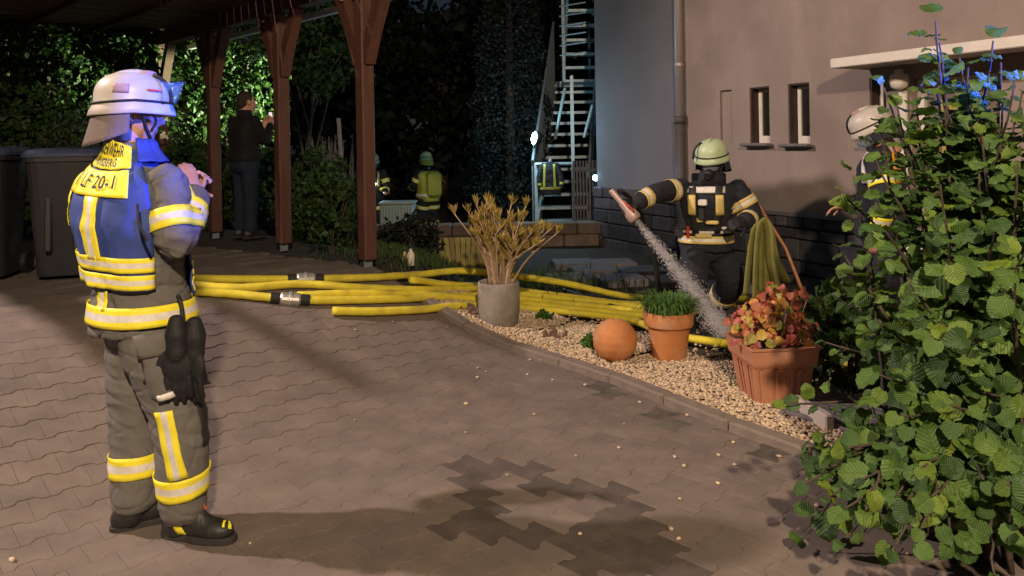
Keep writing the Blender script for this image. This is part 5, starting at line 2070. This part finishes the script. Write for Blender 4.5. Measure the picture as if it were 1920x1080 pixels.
# round terracotta pot with fine green grass
loc = Vector((1.08, 5.44, gz(1.08, 5.44)))
t = empty('grass_pot', loc)
tag(t, 'round terracotta pot with fine green leaves spilling over its rim', 'potted plant')
MB().add(rev([(.10, 0), (.112, 0), (.116, .01), (.138, .18), (.148, .245), (.150, .25), (.168, .252), (.172, .26), (.176, .345), (.170, .352), (.158, .350), (.152, .31), (.001, .31)], 40, cap=False)).build('pot', [M_terra], t, smooth=True)
MB().add(rev([(.153, .312), (.10, .325), (.001, .33)], 24, cap=False)).build('soil', [M_soil], t)
b = MB()
random.seed(41)
for k in range(620):
    a = random.uniform(0, 6.283)
    r0 = math.sqrt(random.random()) * .15
    p = Vector((math.cos(a) * r0, math.sin(a) * r0, .31))
    ou = Vector((math.cos(a), math.sin(a), 0)) * (r0 / .15) + Vector((random.gauss(0, .3), random.gauss(0, .3), 0))
    L_ = random.uniform(.10, .19)
    w_ = random.uniform(.003, .006)
    s = Vector((-ou.y, ou.x, 0)).normalized() if ou.length > .01 else Vector((1, 0, 0))
    dr = max(0, r0 / .15 - .2) * random.uniform(.2, 1.0)
    pts = [p, p + Vector((0, 0, L_ * .5)) + ou * L_ * .2, p + Vector((0, 0, L_ * (.95 - .5 * dr))) + ou * L_ * .5, p + Vector((0, 0, L_ * (1.05 - 1.3 * dr))) + ou * L_ * .75]
    vv = []
    for i, q in enumerate(pts):
        ww = w_ * (1, 1, .75, .15)[i]
        vv += [q - s * ww, q + s * ww]
    b.add((vv, [(0, 1, 3, 2), (2, 3, 5, 4), (4, 5, 7, 6)]))
b.build('foliage', [M_grassy], t, fix=False)

# leaf shapes


def leaf_mesh(name, m, serr=.08, width=.92, cup=.16, rows=7, bend=.22, seed=0):
    vs_, fs = [], []
    for i in range(rows):
        t_ = i / (rows - 1)
        w_ = width * .5 * (math.sin(math.pi * min(1, t_ * .93 + .07) ** .80) ** .62) if t_ < 1 else .0
        w_ *= 1 + serr * (1 if i % 2 else -1)
        if i == 0:
            w_ = width * .24
        y = t_ * 1.0
        back = -.07 if i == 0 else 0
        zc = -bend * (t_ - .35) ** 2 + .03 * math.sin(seed + t_ * 9)
        vs_ += [(-w_, y + back - .03, zc + cup * w_ * .9 + .05 * math.sin(seed * 2 + i * 1.9)), (-w_ * .5, y + back * .3, zc + cup * w_ * .30), (0, y, zc), (w_ * .5, y + back * .3, zc + cup * w_ * .30), (w_, y + back - .03, zc + cup * w_ * .9 + .05 * math.sin(seed * 3 + i * 2.3))]
    for i in range(rows - 1):
        for k in range(4):
            a = i * 5 + k
            fs.append((a, a + 1, a + 6, a + 5))
    me = npmesh(name, vs_, fs, m, True, [(p[0], p[1]) for p in vs_])
    return me


def leaf_frame(nrm, tip):
    n = Vector(nrm).normalized()
    d = Vector(tip)
    d = (d - n * d.dot(n)).normalized()
    return Matrix((d.cross(n), d, n)).transposed()


# square ribbed planter with autumn-coloured leaves
loc = Vector((1.52, 4.60, gz(1.52, 4.52)))
t = empty('square_planter', loc, R(6))
t.scale = (.93, .93, .95)
tag(t, 'square ribbed terracotta planter full of red and orange leaves', 'potted plant')


def sq(hw, z, nv=44, rib=0.0):
    out = []
    for k in range(nv):
        u = 4 * k / nv
        s_, f_ = int(u), u - int(u)
        e = -1 + 2 * f_
        rr = hw * (1 - 1.8 * rib * (1 if (k % 4) in (0, 1) else 0) * (1 if abs(e) < .9 else 0))
        p = [(e * hw, -rr), (rr, e * hw), (-e * hw, rr), (-rr, -e * hw)][s_]
        out.append((p[0], p[1], z))
    return out


prof = [(.150, 0, 0), (.155, .005, .03), (.186, .235, .03), (.188, .245, 0), (.200, .262, 0), (.204, .275, 0), (.214, .355, 0), (.226, .360, 0), (.228, .372, 0), (.215, .374, 0), (.205, .352, 0), (.200, .335, 0)]
MB().add(loft([sq(a, z, 44, r_) for a, z, r_ in prof])).build('planter_box', [M_terra2], t)
MB().add(box((0, 0, .338), (.40, .40, .01))).build('soil', [M_soil], t)
for fc in range(4):
    Mf = Matrix.Rotation(fc * math.pi / 2, 3, 'Z')
    for k in range(7):
        e = (k - 3) / 3.6
        MB().add(bar(Mf @ Vector((e * .152, -.150, .012)), Mf @ Vector((e * .184, -.184, .236)), .020, .014, up=Mf @ Vector((0, -1, 0)))).build('rib', [M_terra2], t)
lm = [leaf_mesh('leaf', M_autumn, .05, .95, .3, 6), leaf_mesh('leaf', M_autumn, .05, .8, -.2, 6)]
random.seed(51)
for k in range(290):
    a = random.uniform(0, 6.283)
    rr = math.sqrt(random.random())
    hmax = .30 * (1 - rr ** 2 * .75) + .03
    z = .36 + hmax * random.random() ** .6
    ce = Vector((0, 0, 0))
    if k > 215:
        ce = Vector((.14, .05, 0))
        rr *= .42
        z = .50 + random.uniform(-.05, .20)
    p = Vector((math.cos(a) * rr * .26, math.sin(a) * rr * .24, z)) + ce
    ou = Vector((math.cos(a), math.sin(a), 0))
    nr = ou * (.35 + rr * .7) + Vector((random.gauss(0, .35), random.gauss(-.35, .35), .55))
    M3 = leaf_frame(nr, ou * .6 + Vector((random.gauss(0, .7), random.gauss(0, .7), random.gauss(-.2, .6))))
    o = inst('leaf', lm[k % 2], t, p, M3.to_euler(), (random.uniform(.042, .07),) * 3)
for k in range(26):
    a = random.uniform(0, 6.28)
    rr = random.uniform(.02, .2)
    p0 = Vector((math.cos(a) * rr * .5, math.sin(a) * rr * .5, .335))
    MB().add(tube([p0, p0 + Vector((math.cos(a) * rr * .3, math.sin(a) * rr * .3, .12)), p0 + Vector((math.cos(a) * rr * .6, math.sin(a) * rr * .6, random.uniform(.18, .30)))], .003, 4)).build('stalk', [M_stem], t)

# cut stumps of old shrubs in the gravel
M_stump = mat('cut_stump', (0.17, 0.105, 0.075), 0.9, 0.3, 16, 0.6, 60)
for (x, y, lab, n) in ((-.36, 6.39, 'brown cut shrub stump beside the grey concrete pot', 9), (.31, 6.06, 'brown cut shrub stump in the gravel between grey pot and ball', 12)):
    t = empty('shrub_stump', (x, y, gz(x, y)))
    tag(t, lab, 'stump')
    for k in range(n):
        a = random.uniform(0, 6.28)
        r_ = random.uniform(0, .085)
        c = Vector((math.cos(a) * r_, math.sin(a) * r_, 0))
        MB().add(tube([c * .7 + Vector((0, 0, -.02)), c + Vector((0, 0, random.uniform(.04, .10))) + c * .3], [random.uniform(.014, .024), random.uniform(.010, .018)], 7)).build('cut_stem', [M_stump], t)

# light-well cover with slats and a pale edge block
M_grate = mat('grate_slats', (0.16, 0.14, 0.15), 0.6, 0.2, 9, 0.2, 50)
M_pale = mat('pale_block', (0.58, 0.50, 0.43), 0.85, 0.12, 9, 0.3, 60, dirt=((.3, .25, .2), 8, .6, .8))
gr = empty('light_well_cover', (1.86, 4.20, .0), R(-52))
tag(gr, 'slatted cover of a light well beside the bush', 'grate')
for k in range(9):
    MB().add(cbox((-.02, -.24 + k * .06, .035), (.56, .034, .022), .004)).build('slat', [M_grate], gr)
for s in (-.3, .26):
    MB().add(cbox((s, 0, .02), (.03, .56, .05), .004)).build('frame_bar', [M_grate], gr)
eb = MB().add(cbox((0, 0, 0), (.05, .34, .12), .008)).build('edge_block', [M_pale], loc=(1.60, 4.19, .045))
eb.rotation_euler = (0, 0, R(10))
tag(eb, 'pale stone edge block at the end of the light well cover', 'stone block')

# bits lying about behind the planters
M_char = mat('charred_debris', (0.025, 0.022, 0.022), 0.9, 0.4, 12, 0.7, 40)
t = empty('charred_debris', (1.74, 5.80, 0))
tag(t, 'heap of black charred debris hit by the water jet', 'debris')
random.seed(61)
for k in range(26):
    a = random.uniform(0, 6.28)
    r_ = abs(random.gauss(0, .16))
    MB().add(cbox((math.cos(a) * r_, math.sin(a) * r_ * .8, .03 + .12 * math.exp(-(r_ / .14) ** 2) * random.random()), (random.uniform(.05, .2), random.uniform(.03, .09), random.uniform(.015, .05)), .006,
                  Matrix.Rotation(random.uniform(0, 6), 3, 'Z') @ Matrix.Rotation(random.gauss(0, .4), 3, 'X'))).build('charred_piece', [M_char], t)
M_handle = mat('wooden_handle', (0.50, 0.22, 0.10), 0.6, 0.2, 12)
t = empty('broom', (2.30, 6.55, 0))
tag(t, 'broom with orange wooden handle leaning by the stone base', 'broom')
MB().add(tube([(.12, -.25, .10), (.0, .0, .62), (-.22, .45, 1.18)], .014, 10)).build('handle', [M_handle], t, smooth=True)
MB().add(cbox((.13, -.27, .075), (.06, .30, .05), .01)).build('broom_head', [M_red], t)
b = MB()
for k in range(90):
    x, y = random.uniform(-.025, .025), random.uniform(-.14, .14)
    b.add(bar((.13 + x, -.27 + y, .055), (.13 + x * 1.5, -.27 + y * 1.08, .0), .004))
tag(b.build('bristles', [M_stem], t), kind='stuff')
t = empty('branch_pipe', (2.42, 5.75, gz(2.4, 5.75)))
tag(t, 'spare metal branch pipe lying on the ground by the bush', 'nozzle')
MB().add(xf(rev([(.02, 0), (.034, .005), (.034, .09), (.022, .12), (.020, .42), (.014, .46), (.009, .47)], 14), Matrix.Translation((0, 0, .22)) @ rot_to((.8, .35, -.42)).to_4x4())).build('pipe', [M_coup], t, smooth=True)
MB().add(xf(rev([(.036, -.03), (.045, -.025), (.045, .02), (.036, .025)], 14), Matrix.Translation((0, 0, .22)) @ rot_to((.8, .35, -.42)).to_4x4())).build('coupling', [M_coup], t)
for (x, y, r_, h_, m_, lab, nm) in ((-.95, 7.12, .035, .17, M_white, 'small white bottle standing near the foot of the carport post', 'bottle'), (-1.02, 7.22, .028, .10, M_tape, 'small yellowish tin behind the white bottle', 'tin')):
    t = empty(nm, (x, y, gz(x, y)))
    tag(t, lab, nm)
    MB().add(rev([(r_ * .8, 0), (r_, .006), (r_, h_ * .62), (r_ * .55, h_ * .78), (r_ * .4, h_ * .82), (r_ * .4, h_)], 16)).build('body', [m_], t, smooth=True)
    MB().add(rev([(r_ * .5, h_ * .93), (r_ * .52, h_ * .95), (r_ * .52, h_ * 1.1), (r_ * .4, h_ * 1.12)], 12)).build('cap', [M_black], t, smooth=True)

# coat hung over the stair railing
coat = empty('turnout_coat', (.60, 12.42, 1.20))
coat.scale = (.8, .8, .8)
tag(coat, 'dark coat with yellow stripes hanging on the stair railing', 'coat')
me = remesh('coat_body', [loft([ell_ring((0, 0, z), rx, ry, (0, -1, 0), 20) for z, rx, ry in ((-.62, .22, .06), (-.4, .20, .07), (-.1, .17, .07), (.0, .13, .05), (.05, .05, .04))]),
                     limb([(-.13, 0, -.02), (-.22, -.02, -.25), (-.20, -.03, -.5)], [.06, .055, .05], 12), limb([(.13, 0, -.02), (.22, -.02, -.25), (.23, -.03, -.48)], [.06, .055, .05], 12)], .014, 4, folds(12, .008, .01))
me.materials.append(M_navy)
link(bpy.data.objects.new('coat_body', me), coat)
SC = Surf(me)
for (o_, u, v) in (((-.13, 0, .0), (.045, 0, 0), (-.015, 0, -.5)), ((.06, 0, .0), (.045, 0, 0), (.015, 0, -.5)), ((-.2, 0, -.46), (.40, 0, 0), (0, 0, -.05)), ((.19, 0, -.36), (.09, 0, 0), (0, 0, -.05)), ((-.26, 0, -.38), (.09, 0, 0), (0, 0, -.05))):
    G, _ = SC.plane(o_, u, v, (0, -1, 0), .006, 5, 8)
    cloth(G, 'stripe', [M_hivis], th=.004, par=coat)

# ================================================================== VEGETATION
M_leaf = mat('bush_leaf', (0.09, 0.17, 0.04), 0.48, 0.25, 18, 0.55, 30, veins=True, trans=.28, ramp=[(0, (.38, .45, .5)), (.25, (.7, .78, .65)), (.65, (1.05, 1.05, .8)), (.88, (1.35, 1.2, .75)), (1, (1.9, 1.45, .6))])
M_ivy = mat('ivy_leaf', (0.042, 0.085, 0.02), 0.6, 0.25, 8, trans=.42, island=.45)
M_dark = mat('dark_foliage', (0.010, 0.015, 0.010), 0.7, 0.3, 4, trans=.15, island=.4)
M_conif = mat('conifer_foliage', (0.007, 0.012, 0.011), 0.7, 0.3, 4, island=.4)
M_bark = mat('bark', (0.07, 0.05, 0.038), 0.9, 0.35, 14, 0.7, 40)
M_twig = mat('pale_twig', (0.20, 0.19, 0.20), 0.8, 0.2, 14)
M_grass = mat('grass', (0.05, 0.095, 0.02), 0.7, 0.3, 6, trans=.2, island=.4)

# the big bush in the right foreground: stems through known tips, leaves along them
bush = empty('leafy_bush', (1.78, 2.98, 0))
tag(bush, 'tall bush with broad round green leaves in the foreground beside the kerb', 'bush')
BO = Vector((1.78, 2.98, 0))
tips = [(1.59, 2.9, 1.98), (1.44, 3.0, 1.74), (1.75, 2.8, 1.89), (1.34, 3.1, 1.3), (1.41, 3.2, 1.39), (1.02, 2.75, 0.32), (1.1, 2.7, 0.3), (1.37, 3.2, 1.06), (1.36, 3.4, 0.65), (1.42, 3.4, 0.84),
        (1.76, 2.7, 1.74), (1.74, 3.0, 1.85), (1.53, 3.0, 1.54), (1.36, 2.9, 1.46), (1.35, 2.8, 1.21), (1.32, 2.6, 1.07), (1.3, 2.8, 0.89), (1.27, 2.7, 0.72), (1.49, 2.7, 1.41), (1.64, 2.7, 1.54), (1.7, 2.6, 1.46),
        (1.41, 2.5, 1.21), (1.55, 2.5, 1.26), (1.55, 2.4, 1.11), (1.34, 2.45, 0.9), (1.45, 2.4, 0.94), (1.29, 2.6, 0.61), (1.4, 2.5, 0.68), (1.51, 2.4, 0.74), (1.16, 2.6, 0.4), (1.22, 2.5, 0.39), (1.3, 2.4, 0.43),
        (1.45, 2.4, 0.48), (1.08, 2.55, 0.23), (1.17, 2.4, 0.28), (1.31, 2.35, 0.31), (1.5, 2.35, 0.37), (1.12, 2.5, 0.34)]
tips = [Vector(p) for p in tips]
tips += [Vector(p) for p in ((1.62, 2.92, 1.90), (1.68, 2.85, 1.80), (1.72, 2.95, 1.72), (1.60, 2.85, 1.70), (1.66, 2.75, 1.62), (1.78, 2.8, 1.66), (1.55, 2.95, 1.64), (1.84, 2.9, 1.82), (1.47, 2.95, 1.66), (1.64, 3.0, 1.78), (1.40, 2.95, 1.58), (1.86, 2.75, 1.55))]
random.seed(71)
tips += [p + Vector((random.gauss(.03, .07), random.gauss(.02, .08), random.gauss(.02, .08))) for p in tips if p.z < .5 for _ in range(2)]
for k in range(46):     # fill behind and to the right of the picture
    a = random.uniform(-2.6, 2.2)
    rr = random.uniform(.15, .62)
    z = random.uniform(.3, 1.85)
    tips.append(BO + Vector((math.cos(a) * rr + .08, math.sin(a) * rr, z * (1 - .2 * rr))))
LM = [leaf_mesh('leaf', M_leaf, .035, .98, .22, 10, .2, 1), leaf_mesh('leaf', M_leaf, .04, .90, -.25, 10, .45, 2), leaf_mesh('leaf', M_leaf, .035, 1.02, .08, 10, .1, 3), leaf_mesh('leaf', M_leaf, .04, .84, .4, 10, .7, 4), leaf_mesh('leaf', M_leaf, .03, .95, -.1, 10, -.3, 5)]
leaves = []
for tip in tips:
    b0 = BO + Vector((random.gauss(0, .10), random.gauss(0, .10), 0))
    out = Vector((tip.x - b0.x, tip.y - b0.y, 0))
    mid = b0.lerp(tip, .5) + Vector((0, 0, .12 + .10 * out.length)) - out * .12
    if tip.z < .5:
        mid = b0 + out * .45 + Vector((0, 0, .42))
    P = spline([b0, mid, tip], 10)
    P = [P[0]] + [p + Vector((random.gauss(0, .003), random.gauss(0, .003), 0)) for p in P[1:]]
    MB().add(tube([p - BO for p in P], [.011 - .008 * i / len(P) for i in range(len(P))], 6)).build('stem', [M_bark], bush, smooth=True)
    L_ = sum((P[i + 1] - P[i]).length for i in range(len(P) - 1))
    nL = max(6, int(L_ * .76 / .036))
    for k in range(nL):
        f_ = (.24 if tip.z > .6 else .12) + (.76 if tip.z > .6 else .88) * (k + .5) / nL
        i = min(int(f_ * (len(P) - 1)), len(P) - 2)
        p = P[i].lerp(P[i + 1], f_ * (len(P) - 1) - i)
        d = (P[i + 1] - P[i]).normalized()
        a = k * 2.4 + random.gauss(0, .4)
        u = d.orthogonal().normalized()
        w_ = d.cross(u)
        side = (u * math.cos(a) + w_ * math.sin(a))
        if k == nL - 1:
            side = d
        base = p + side * random.uniform(.015, .05)
        cam_dir = Vector((-.25, -1.0, .35))
        nrm = Vector((0, 0, .75)) + cam_dir * .45 + (p - (BO + Vector((0, 0, .7)))).normalized() * .4 + Vector((random.gauss(0, .5), random.gauss(0, .5), random.gauss(0, .4)))
        tipd = side * 1.0 + d * .35 + Vector((0, 0, -.35))
        s = random.choice((random.uniform(.045, .075), random.uniform(.07, .108))) * (.8 if f_ > .9 else 1)
        leaves.append((base - BO, leaf_frame(nrm, tipd), s, base))
leaves.sort(key=lambda l: l[3].length - l[2] * 3 + (3 if abs(l[3].x / l[3].y) > .66 else 0))
for k, (p, M3, s, _) in enumerate(leaves[:300]):
    inst('leaf', LM[k % 5], bush, p, M3.to_euler(), (s,) * 3)
for v in range(5):
    rest = leaves[300 + v::5]
    me = LM[v]
    tv = np.array([q.co[:] for q in me.vertices])
    tf = np.array([tuple(q.vertices) for q in me.polygons])
    mm = scatter('leaves', tv, tf, [l[0][:] for l in rest], [l[2] for l in rest], np.array([np.array(l[1]) for l in rest]), M_leaf, True, tv[:, :2])
    tag(link(bpy.data.objects.new('leaves', mm), bush), kind='stuff')

quad_v = [(0, 0, 0), (.42, .38, .08), (0, 1, -.05), (-.42, .38, .08)]
quad_f = [(0, 1, 2), (0, 2, 3)]


def leafcloud(name, P, size, m, parent, tilt=1.0, up=.3):
    n = len(P)
    Ms = rand_rot(n)
    o = link(bpy.data.objects.new(name, scatter(name, quad_v, quad_f, P, rng.uniform(size * .6, size * 1.3, n), Ms, m)), parent)
    return o


def clumps(c, rad, n_cl, per, cl_r, bottom=-1.0):
    """points in clumps near the surface of an ellipsoid"""
    out = []
    c, rad = np.array(c), np.array(rad)
    for _ in range(n_cl):
        d = rng.normal(size=3)
        d /= np.linalg.norm(d)
        if d[2] < bottom:
            d[2] = -d[2]
        q = c + d * rad * rng.uniform(.55, 1.05)
        e = rng.normal(size=(per, 3))
        e /= np.linalg.norm(e, axis=1)[:, None]
        out.append(q + e * cl_r * rng.uniform(.2, 1.0, (per, 1)) * np.array([1, 1, .7]))
    return np.concatenate(out)


# ivy hedge along the far left, its right end lit by the floodlight
hedge = empty('ivy_hedge', (-5, 9.8, .5))
tag(hedge, 'tall ivy covered hedge behind the bins and carport, its end lit green', 'hedge')
HL = [Vector((-8.6, 7.6, 0)), Vector((-6.4, 9.1, 0)), Vector((-4.9, 10.4, 0)), Vector((-3.75, 11.35, 0))]
PP = []
for a, b_ in zip(HL[:-1], HL[1:]):
    d = (b_ - a)
    nrm = Vector((d.y, -d.x, 0)).normalized()
    n = int(d.length * 3300)
    for _ in range(n):
        t_ = random.random()
        z = random.uniform(.15, 3.5)
        bulge = .30 + .16 * noise.noise(Vector((t_ * d.length * 1.4 + a.x, z * 1.3, 2))) + .1 * noise.noise(Vector((t_ * 9, z * 4, 7)))
        s = random.choice((1, 1, 1, -1))
        p = a + d * t_ + nrm * s * bulge * random.uniform(.6, 1.05)
        PP.append((p.x + 5, p.y - 9.8, z))
for _ in range(1800):   # rounded end
    a = random.uniform(0, 6.28)
    z = random.uniform(.1, 3.5)
    rr = .38 + .14 * noise.noise(Vector((a * 2, z * 1.6, 4)))
    PP.append((-3.75 + 5 + math.cos(a) * rr * 1.1, 11.35 - 9.8 + math.sin(a) * rr, z))
leafcloud('foliage', np.array(PP), .085, M_ivy, hedge)
b = MB()
for k in range(16):
    t_ = k / 15 * 2.95
    i = min(int(t_), 2)
    p = HL[i].lerp(HL[i + 1], t_ - i) - Vector((-5, 9.8, 0))
    MB().add(tube(spline([p + Vector((0, 0, -.1)), p + Vector((random.gauss(0, .1), random.gauss(0, .1), 1.4)), p + Vector((random.gauss(0, .15), random.gauss(0, .15), 3.2))], 4), [.045 - .003 * j for j in range(9)], 6)).build('stem', [M_bark], hedge)

random.seed(81)


def tree(name, label, base, h, crown_c, crown_r, n_cl, per, leaf, m, cl_r=.35, trunk_r=.12, group=None, limbs=7):
    t = empty(name, base)
    tag(t, label, 'tree', group)
    tr = spline([(0, 0, -.2), (random.gauss(0, .08), random.gauss(0, .08), h * .4), (crown_c[0] * .7, crown_c[1] * .7, h * .8)], 6)
    MB().add(tube(tr, [trunk_r * (1 - .05 * i) for i in range(len(tr))], 9)).build('trunk', [M_bark], t, smooth=True)
    for k in range(limbs):
        a = k * 2.4 + random.random()
        p0 = tr[5 + k % 7]
        e = Vector(crown_c) + Vector((math.cos(a) * crown_r[0] * .7, math.sin(a) * crown_r[1] * .7, random.uniform(-.3, .6) * crown_r[2]))
        MB().add(tube(spline([p0, p0.lerp(e, .5) + Vector((0, 0, .15)), e], 4), [trunk_r * .4 * (1 - .08 * i) for i in range(9)], 6)).build('limb', [M_bark], t, smooth=True)
    P = clumps(crown_c, crown_r, n_cl, per, cl_r)
    leafcloud('crown', P, leaf, m, t)
    return t


GT = 'dark trees behind the yard'
tree('broadleaf_tree', 'small tree overhanging behind the carport beam between two posts', (-3.55, 13.7, -.35), 3.6, (.1, -.1, 3.75), (.85, .8, .95), 75, 46, .10, M_ivy, .25, .07)
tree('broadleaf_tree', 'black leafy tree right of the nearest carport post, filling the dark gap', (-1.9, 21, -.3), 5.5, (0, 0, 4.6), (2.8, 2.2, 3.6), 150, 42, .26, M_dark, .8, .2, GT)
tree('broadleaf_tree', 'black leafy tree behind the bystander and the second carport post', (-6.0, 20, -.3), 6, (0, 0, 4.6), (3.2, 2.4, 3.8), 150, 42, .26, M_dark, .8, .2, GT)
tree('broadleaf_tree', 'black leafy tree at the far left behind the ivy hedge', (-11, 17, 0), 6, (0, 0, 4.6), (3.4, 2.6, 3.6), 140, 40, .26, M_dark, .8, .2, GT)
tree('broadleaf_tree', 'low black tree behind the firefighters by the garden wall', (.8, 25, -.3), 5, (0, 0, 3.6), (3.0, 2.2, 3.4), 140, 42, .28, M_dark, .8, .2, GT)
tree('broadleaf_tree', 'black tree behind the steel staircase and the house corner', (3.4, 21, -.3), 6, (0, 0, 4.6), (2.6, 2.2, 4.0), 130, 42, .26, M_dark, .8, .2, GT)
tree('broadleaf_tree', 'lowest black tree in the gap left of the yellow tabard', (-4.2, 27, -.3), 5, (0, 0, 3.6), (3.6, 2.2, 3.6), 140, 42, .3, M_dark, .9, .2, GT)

# slim conifer next to the stair
t = empty('conifer', (-.02, 14.3, -.35))
tag(t, 'tall slim conifer standing left of the steel staircase', 'tree')
MB().add(tube([(0, 0, -.1), (0, 0, 3.4), (0, 0, 6.6)], [.11, .08, .02], 9)).build('trunk', [M_bark], t, smooth=True)
PP = []
for _ in range(22000):
    z = 6.7 * random.random() ** 1.05
    rr = (.78 * (1 - z / 7.1) ** .55 + .06) * (1 + .22 * noise.noise(Vector((z * 2.2, random.random() * .5, 1))))
    a = random.uniform(0, 6.283)
    rr *= (1 + .2 * noise.noise(Vector((math.cos(a) * 2, math.sin(a) * 2, z * 2.5)))) * random.uniform(.72, 1.04)
    PP.append((math.cos(a) * rr, math.sin(a) * rr, z + .1))
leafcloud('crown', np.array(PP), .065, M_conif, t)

# shrubs along the carport bed


def shrub(name, label, base, rad, n_cl, per, leaf, m, cl_r=.14, cat='shrub', stems=6, hz=None):
    t = empty(name, (base[0], base[1], gz(base[0], base[1]) if hz is None else hz))
    tag(t, label, cat)
    for k in range(stems):
        a = k * 2.4
        MB().add(tube(spline([(math.cos(a) * .04, math.sin(a) * .04, -.03), (math.cos(a) * rad[0] * .3, math.sin(a) * rad[1] * .3, rad[2] * .8), (math.cos(a) * rad[0] * .7, math.sin(a) * rad[1] * .7, rad[2] * 1.6)], 4), [.012 - .001 * j for j in range(9)], 5)).build('stem', [M_bark], t)
    P = clumps((0, 0, rad[2] * .95), rad, n_cl, per, cl_r)
    P[:, 2] = np.maximum(P[:, 2], .02)
    leafcloud('foliage', P, leaf, m, t)
    return t


shrub('shrub', 'leafy green shrub between the two nearest carport posts', (-1.80, 7.75), (.30, .28, .42), 46, 34, .06, M_ivy)
shrub('shrub', 'taller shrub behind the leafy one between the carport posts', (-2.30, 9.0), (.42, .38, .58), 52, 36, .06, M_ivy)
shrub('shrub', 'low dark shrub at the foot of the nearest carport post', (-1.12, 8.35), (.34, .28, .22), 34, 30, .06, M_dark)
shrub('shrub', 'dark shrub beside the legs of the bystander', (-2.62, 9.6), (.34, .34, .50), 40, 34, .06, M_ivy)
shrub('shrub', 'dark hedge shrub left of the bystander behind the third post', (-4.0, 10.2), (.60, .45, .62), 60, 36, .07, M_ivy)
shrub('shrub', 'low shrub at the garden wall left of the ribbed container', (-2.55, 12.3), (.40, .3, .32), 34, 34, .06, M_ivy)
shrub('green_tuft', 'tiny green plant in the gravel right of the concrete pot', (.24, 6.60), (.075, .06, .05), 14, 16, .035, M_grassy, .03, 'plant', 3)
shrub('green_tuft', 'small green plant behind the terracotta ball', (.58, 5.72), (.10, .08, .06), 16, 16, .04, M_grassy, .03, 'plant', 3)
shrub('shrub', 'dark green shrub between the bush and the square planter', (2.02, 4.72), (.24, .26, .36), 40, 20, .075, M_leaf, .12)
shrub('shrub', 'low dark ground cover under the bush beside the kerb', (1.72, 3.55), (.30, .30, .12), 40, 22, .06, M_leaf, .10)

# bare twiggy bush catching bluish light, with a stake
t = empty('twiggy_bush', (-2.28, 9.75, .4))
tag(t, 'bare twiggy bush in bluish light between the carport posts', 'bush')
b = MB()
for k in range(110):
    a = random.uniform(0, 6.28)
    r_ = random.uniform(.05, .42)
    p0 = Vector((math.cos(a) * r_ * .5, math.sin(a) * r_ * .5, 0))
    e = Vector((math.cos(a) * r_, math.sin(a) * r_, random.uniform(.7, 1.30)))
    b.add(tube(spline([p0, p0.lerp(e, .5) + Vector((random.gauss(0, .03), random.gauss(0, .03), 0)), e], 3), [.006, .0055, .005, .005, .004, .003, .002], 4))
tag(b.build('twigs', [M_twig], t), kind='stuff')
MB().add(cbox((.16, -.1, .75), (.045, .045, 1.5), .006, Matrix.Rotation(R(-3), 3, 'Y'))).build('stake', [M_twig], t)

# grass patches near the wall and by the bed
P = []
for (cx, cy, rx, ry, n) in ((-1.9, 12.6, .8, .3, 1500), (-1.0, 7.7, .6, .7, 1600), (.3, 8.4, .9, .8, 1100), (2.3, 4.9, .9, .6, 900)):
    for _ in range(n):
        x, y = random.gauss(cx, rx * .5), random.gauss(cy, ry * .5)
        P.append((x, y, gz(x, y)))
P = np.array(P)
bl_v = [(-.06, 0, 0), (.06, 0, 0), (.04, .12, .6), (0, .3, 1.0)]
bl_f = [(0, 1, 2), (0, 2, 3)]
n = len(P)
ya = rng.uniform(0, 6.28, n)
Rz = np.zeros((n, 3, 3))
Rz[:, 0, 0] = Rz[:, 1, 1] = np.cos(ya)
Rz[:, 0, 1] = -np.sin(ya)
Rz[:, 1, 0] = np.sin(ya)
Rz[:, 2, 2] = 1
o = link(bpy.data.objects.new('grass', scatter('grass', bl_v, bl_f, P, rng.uniform(.05, .12, n), Rz, M_grass)))
tag(o, 'thin dark grass and weeds in the beds behind the hoses', 'grass', None, 'stuff')
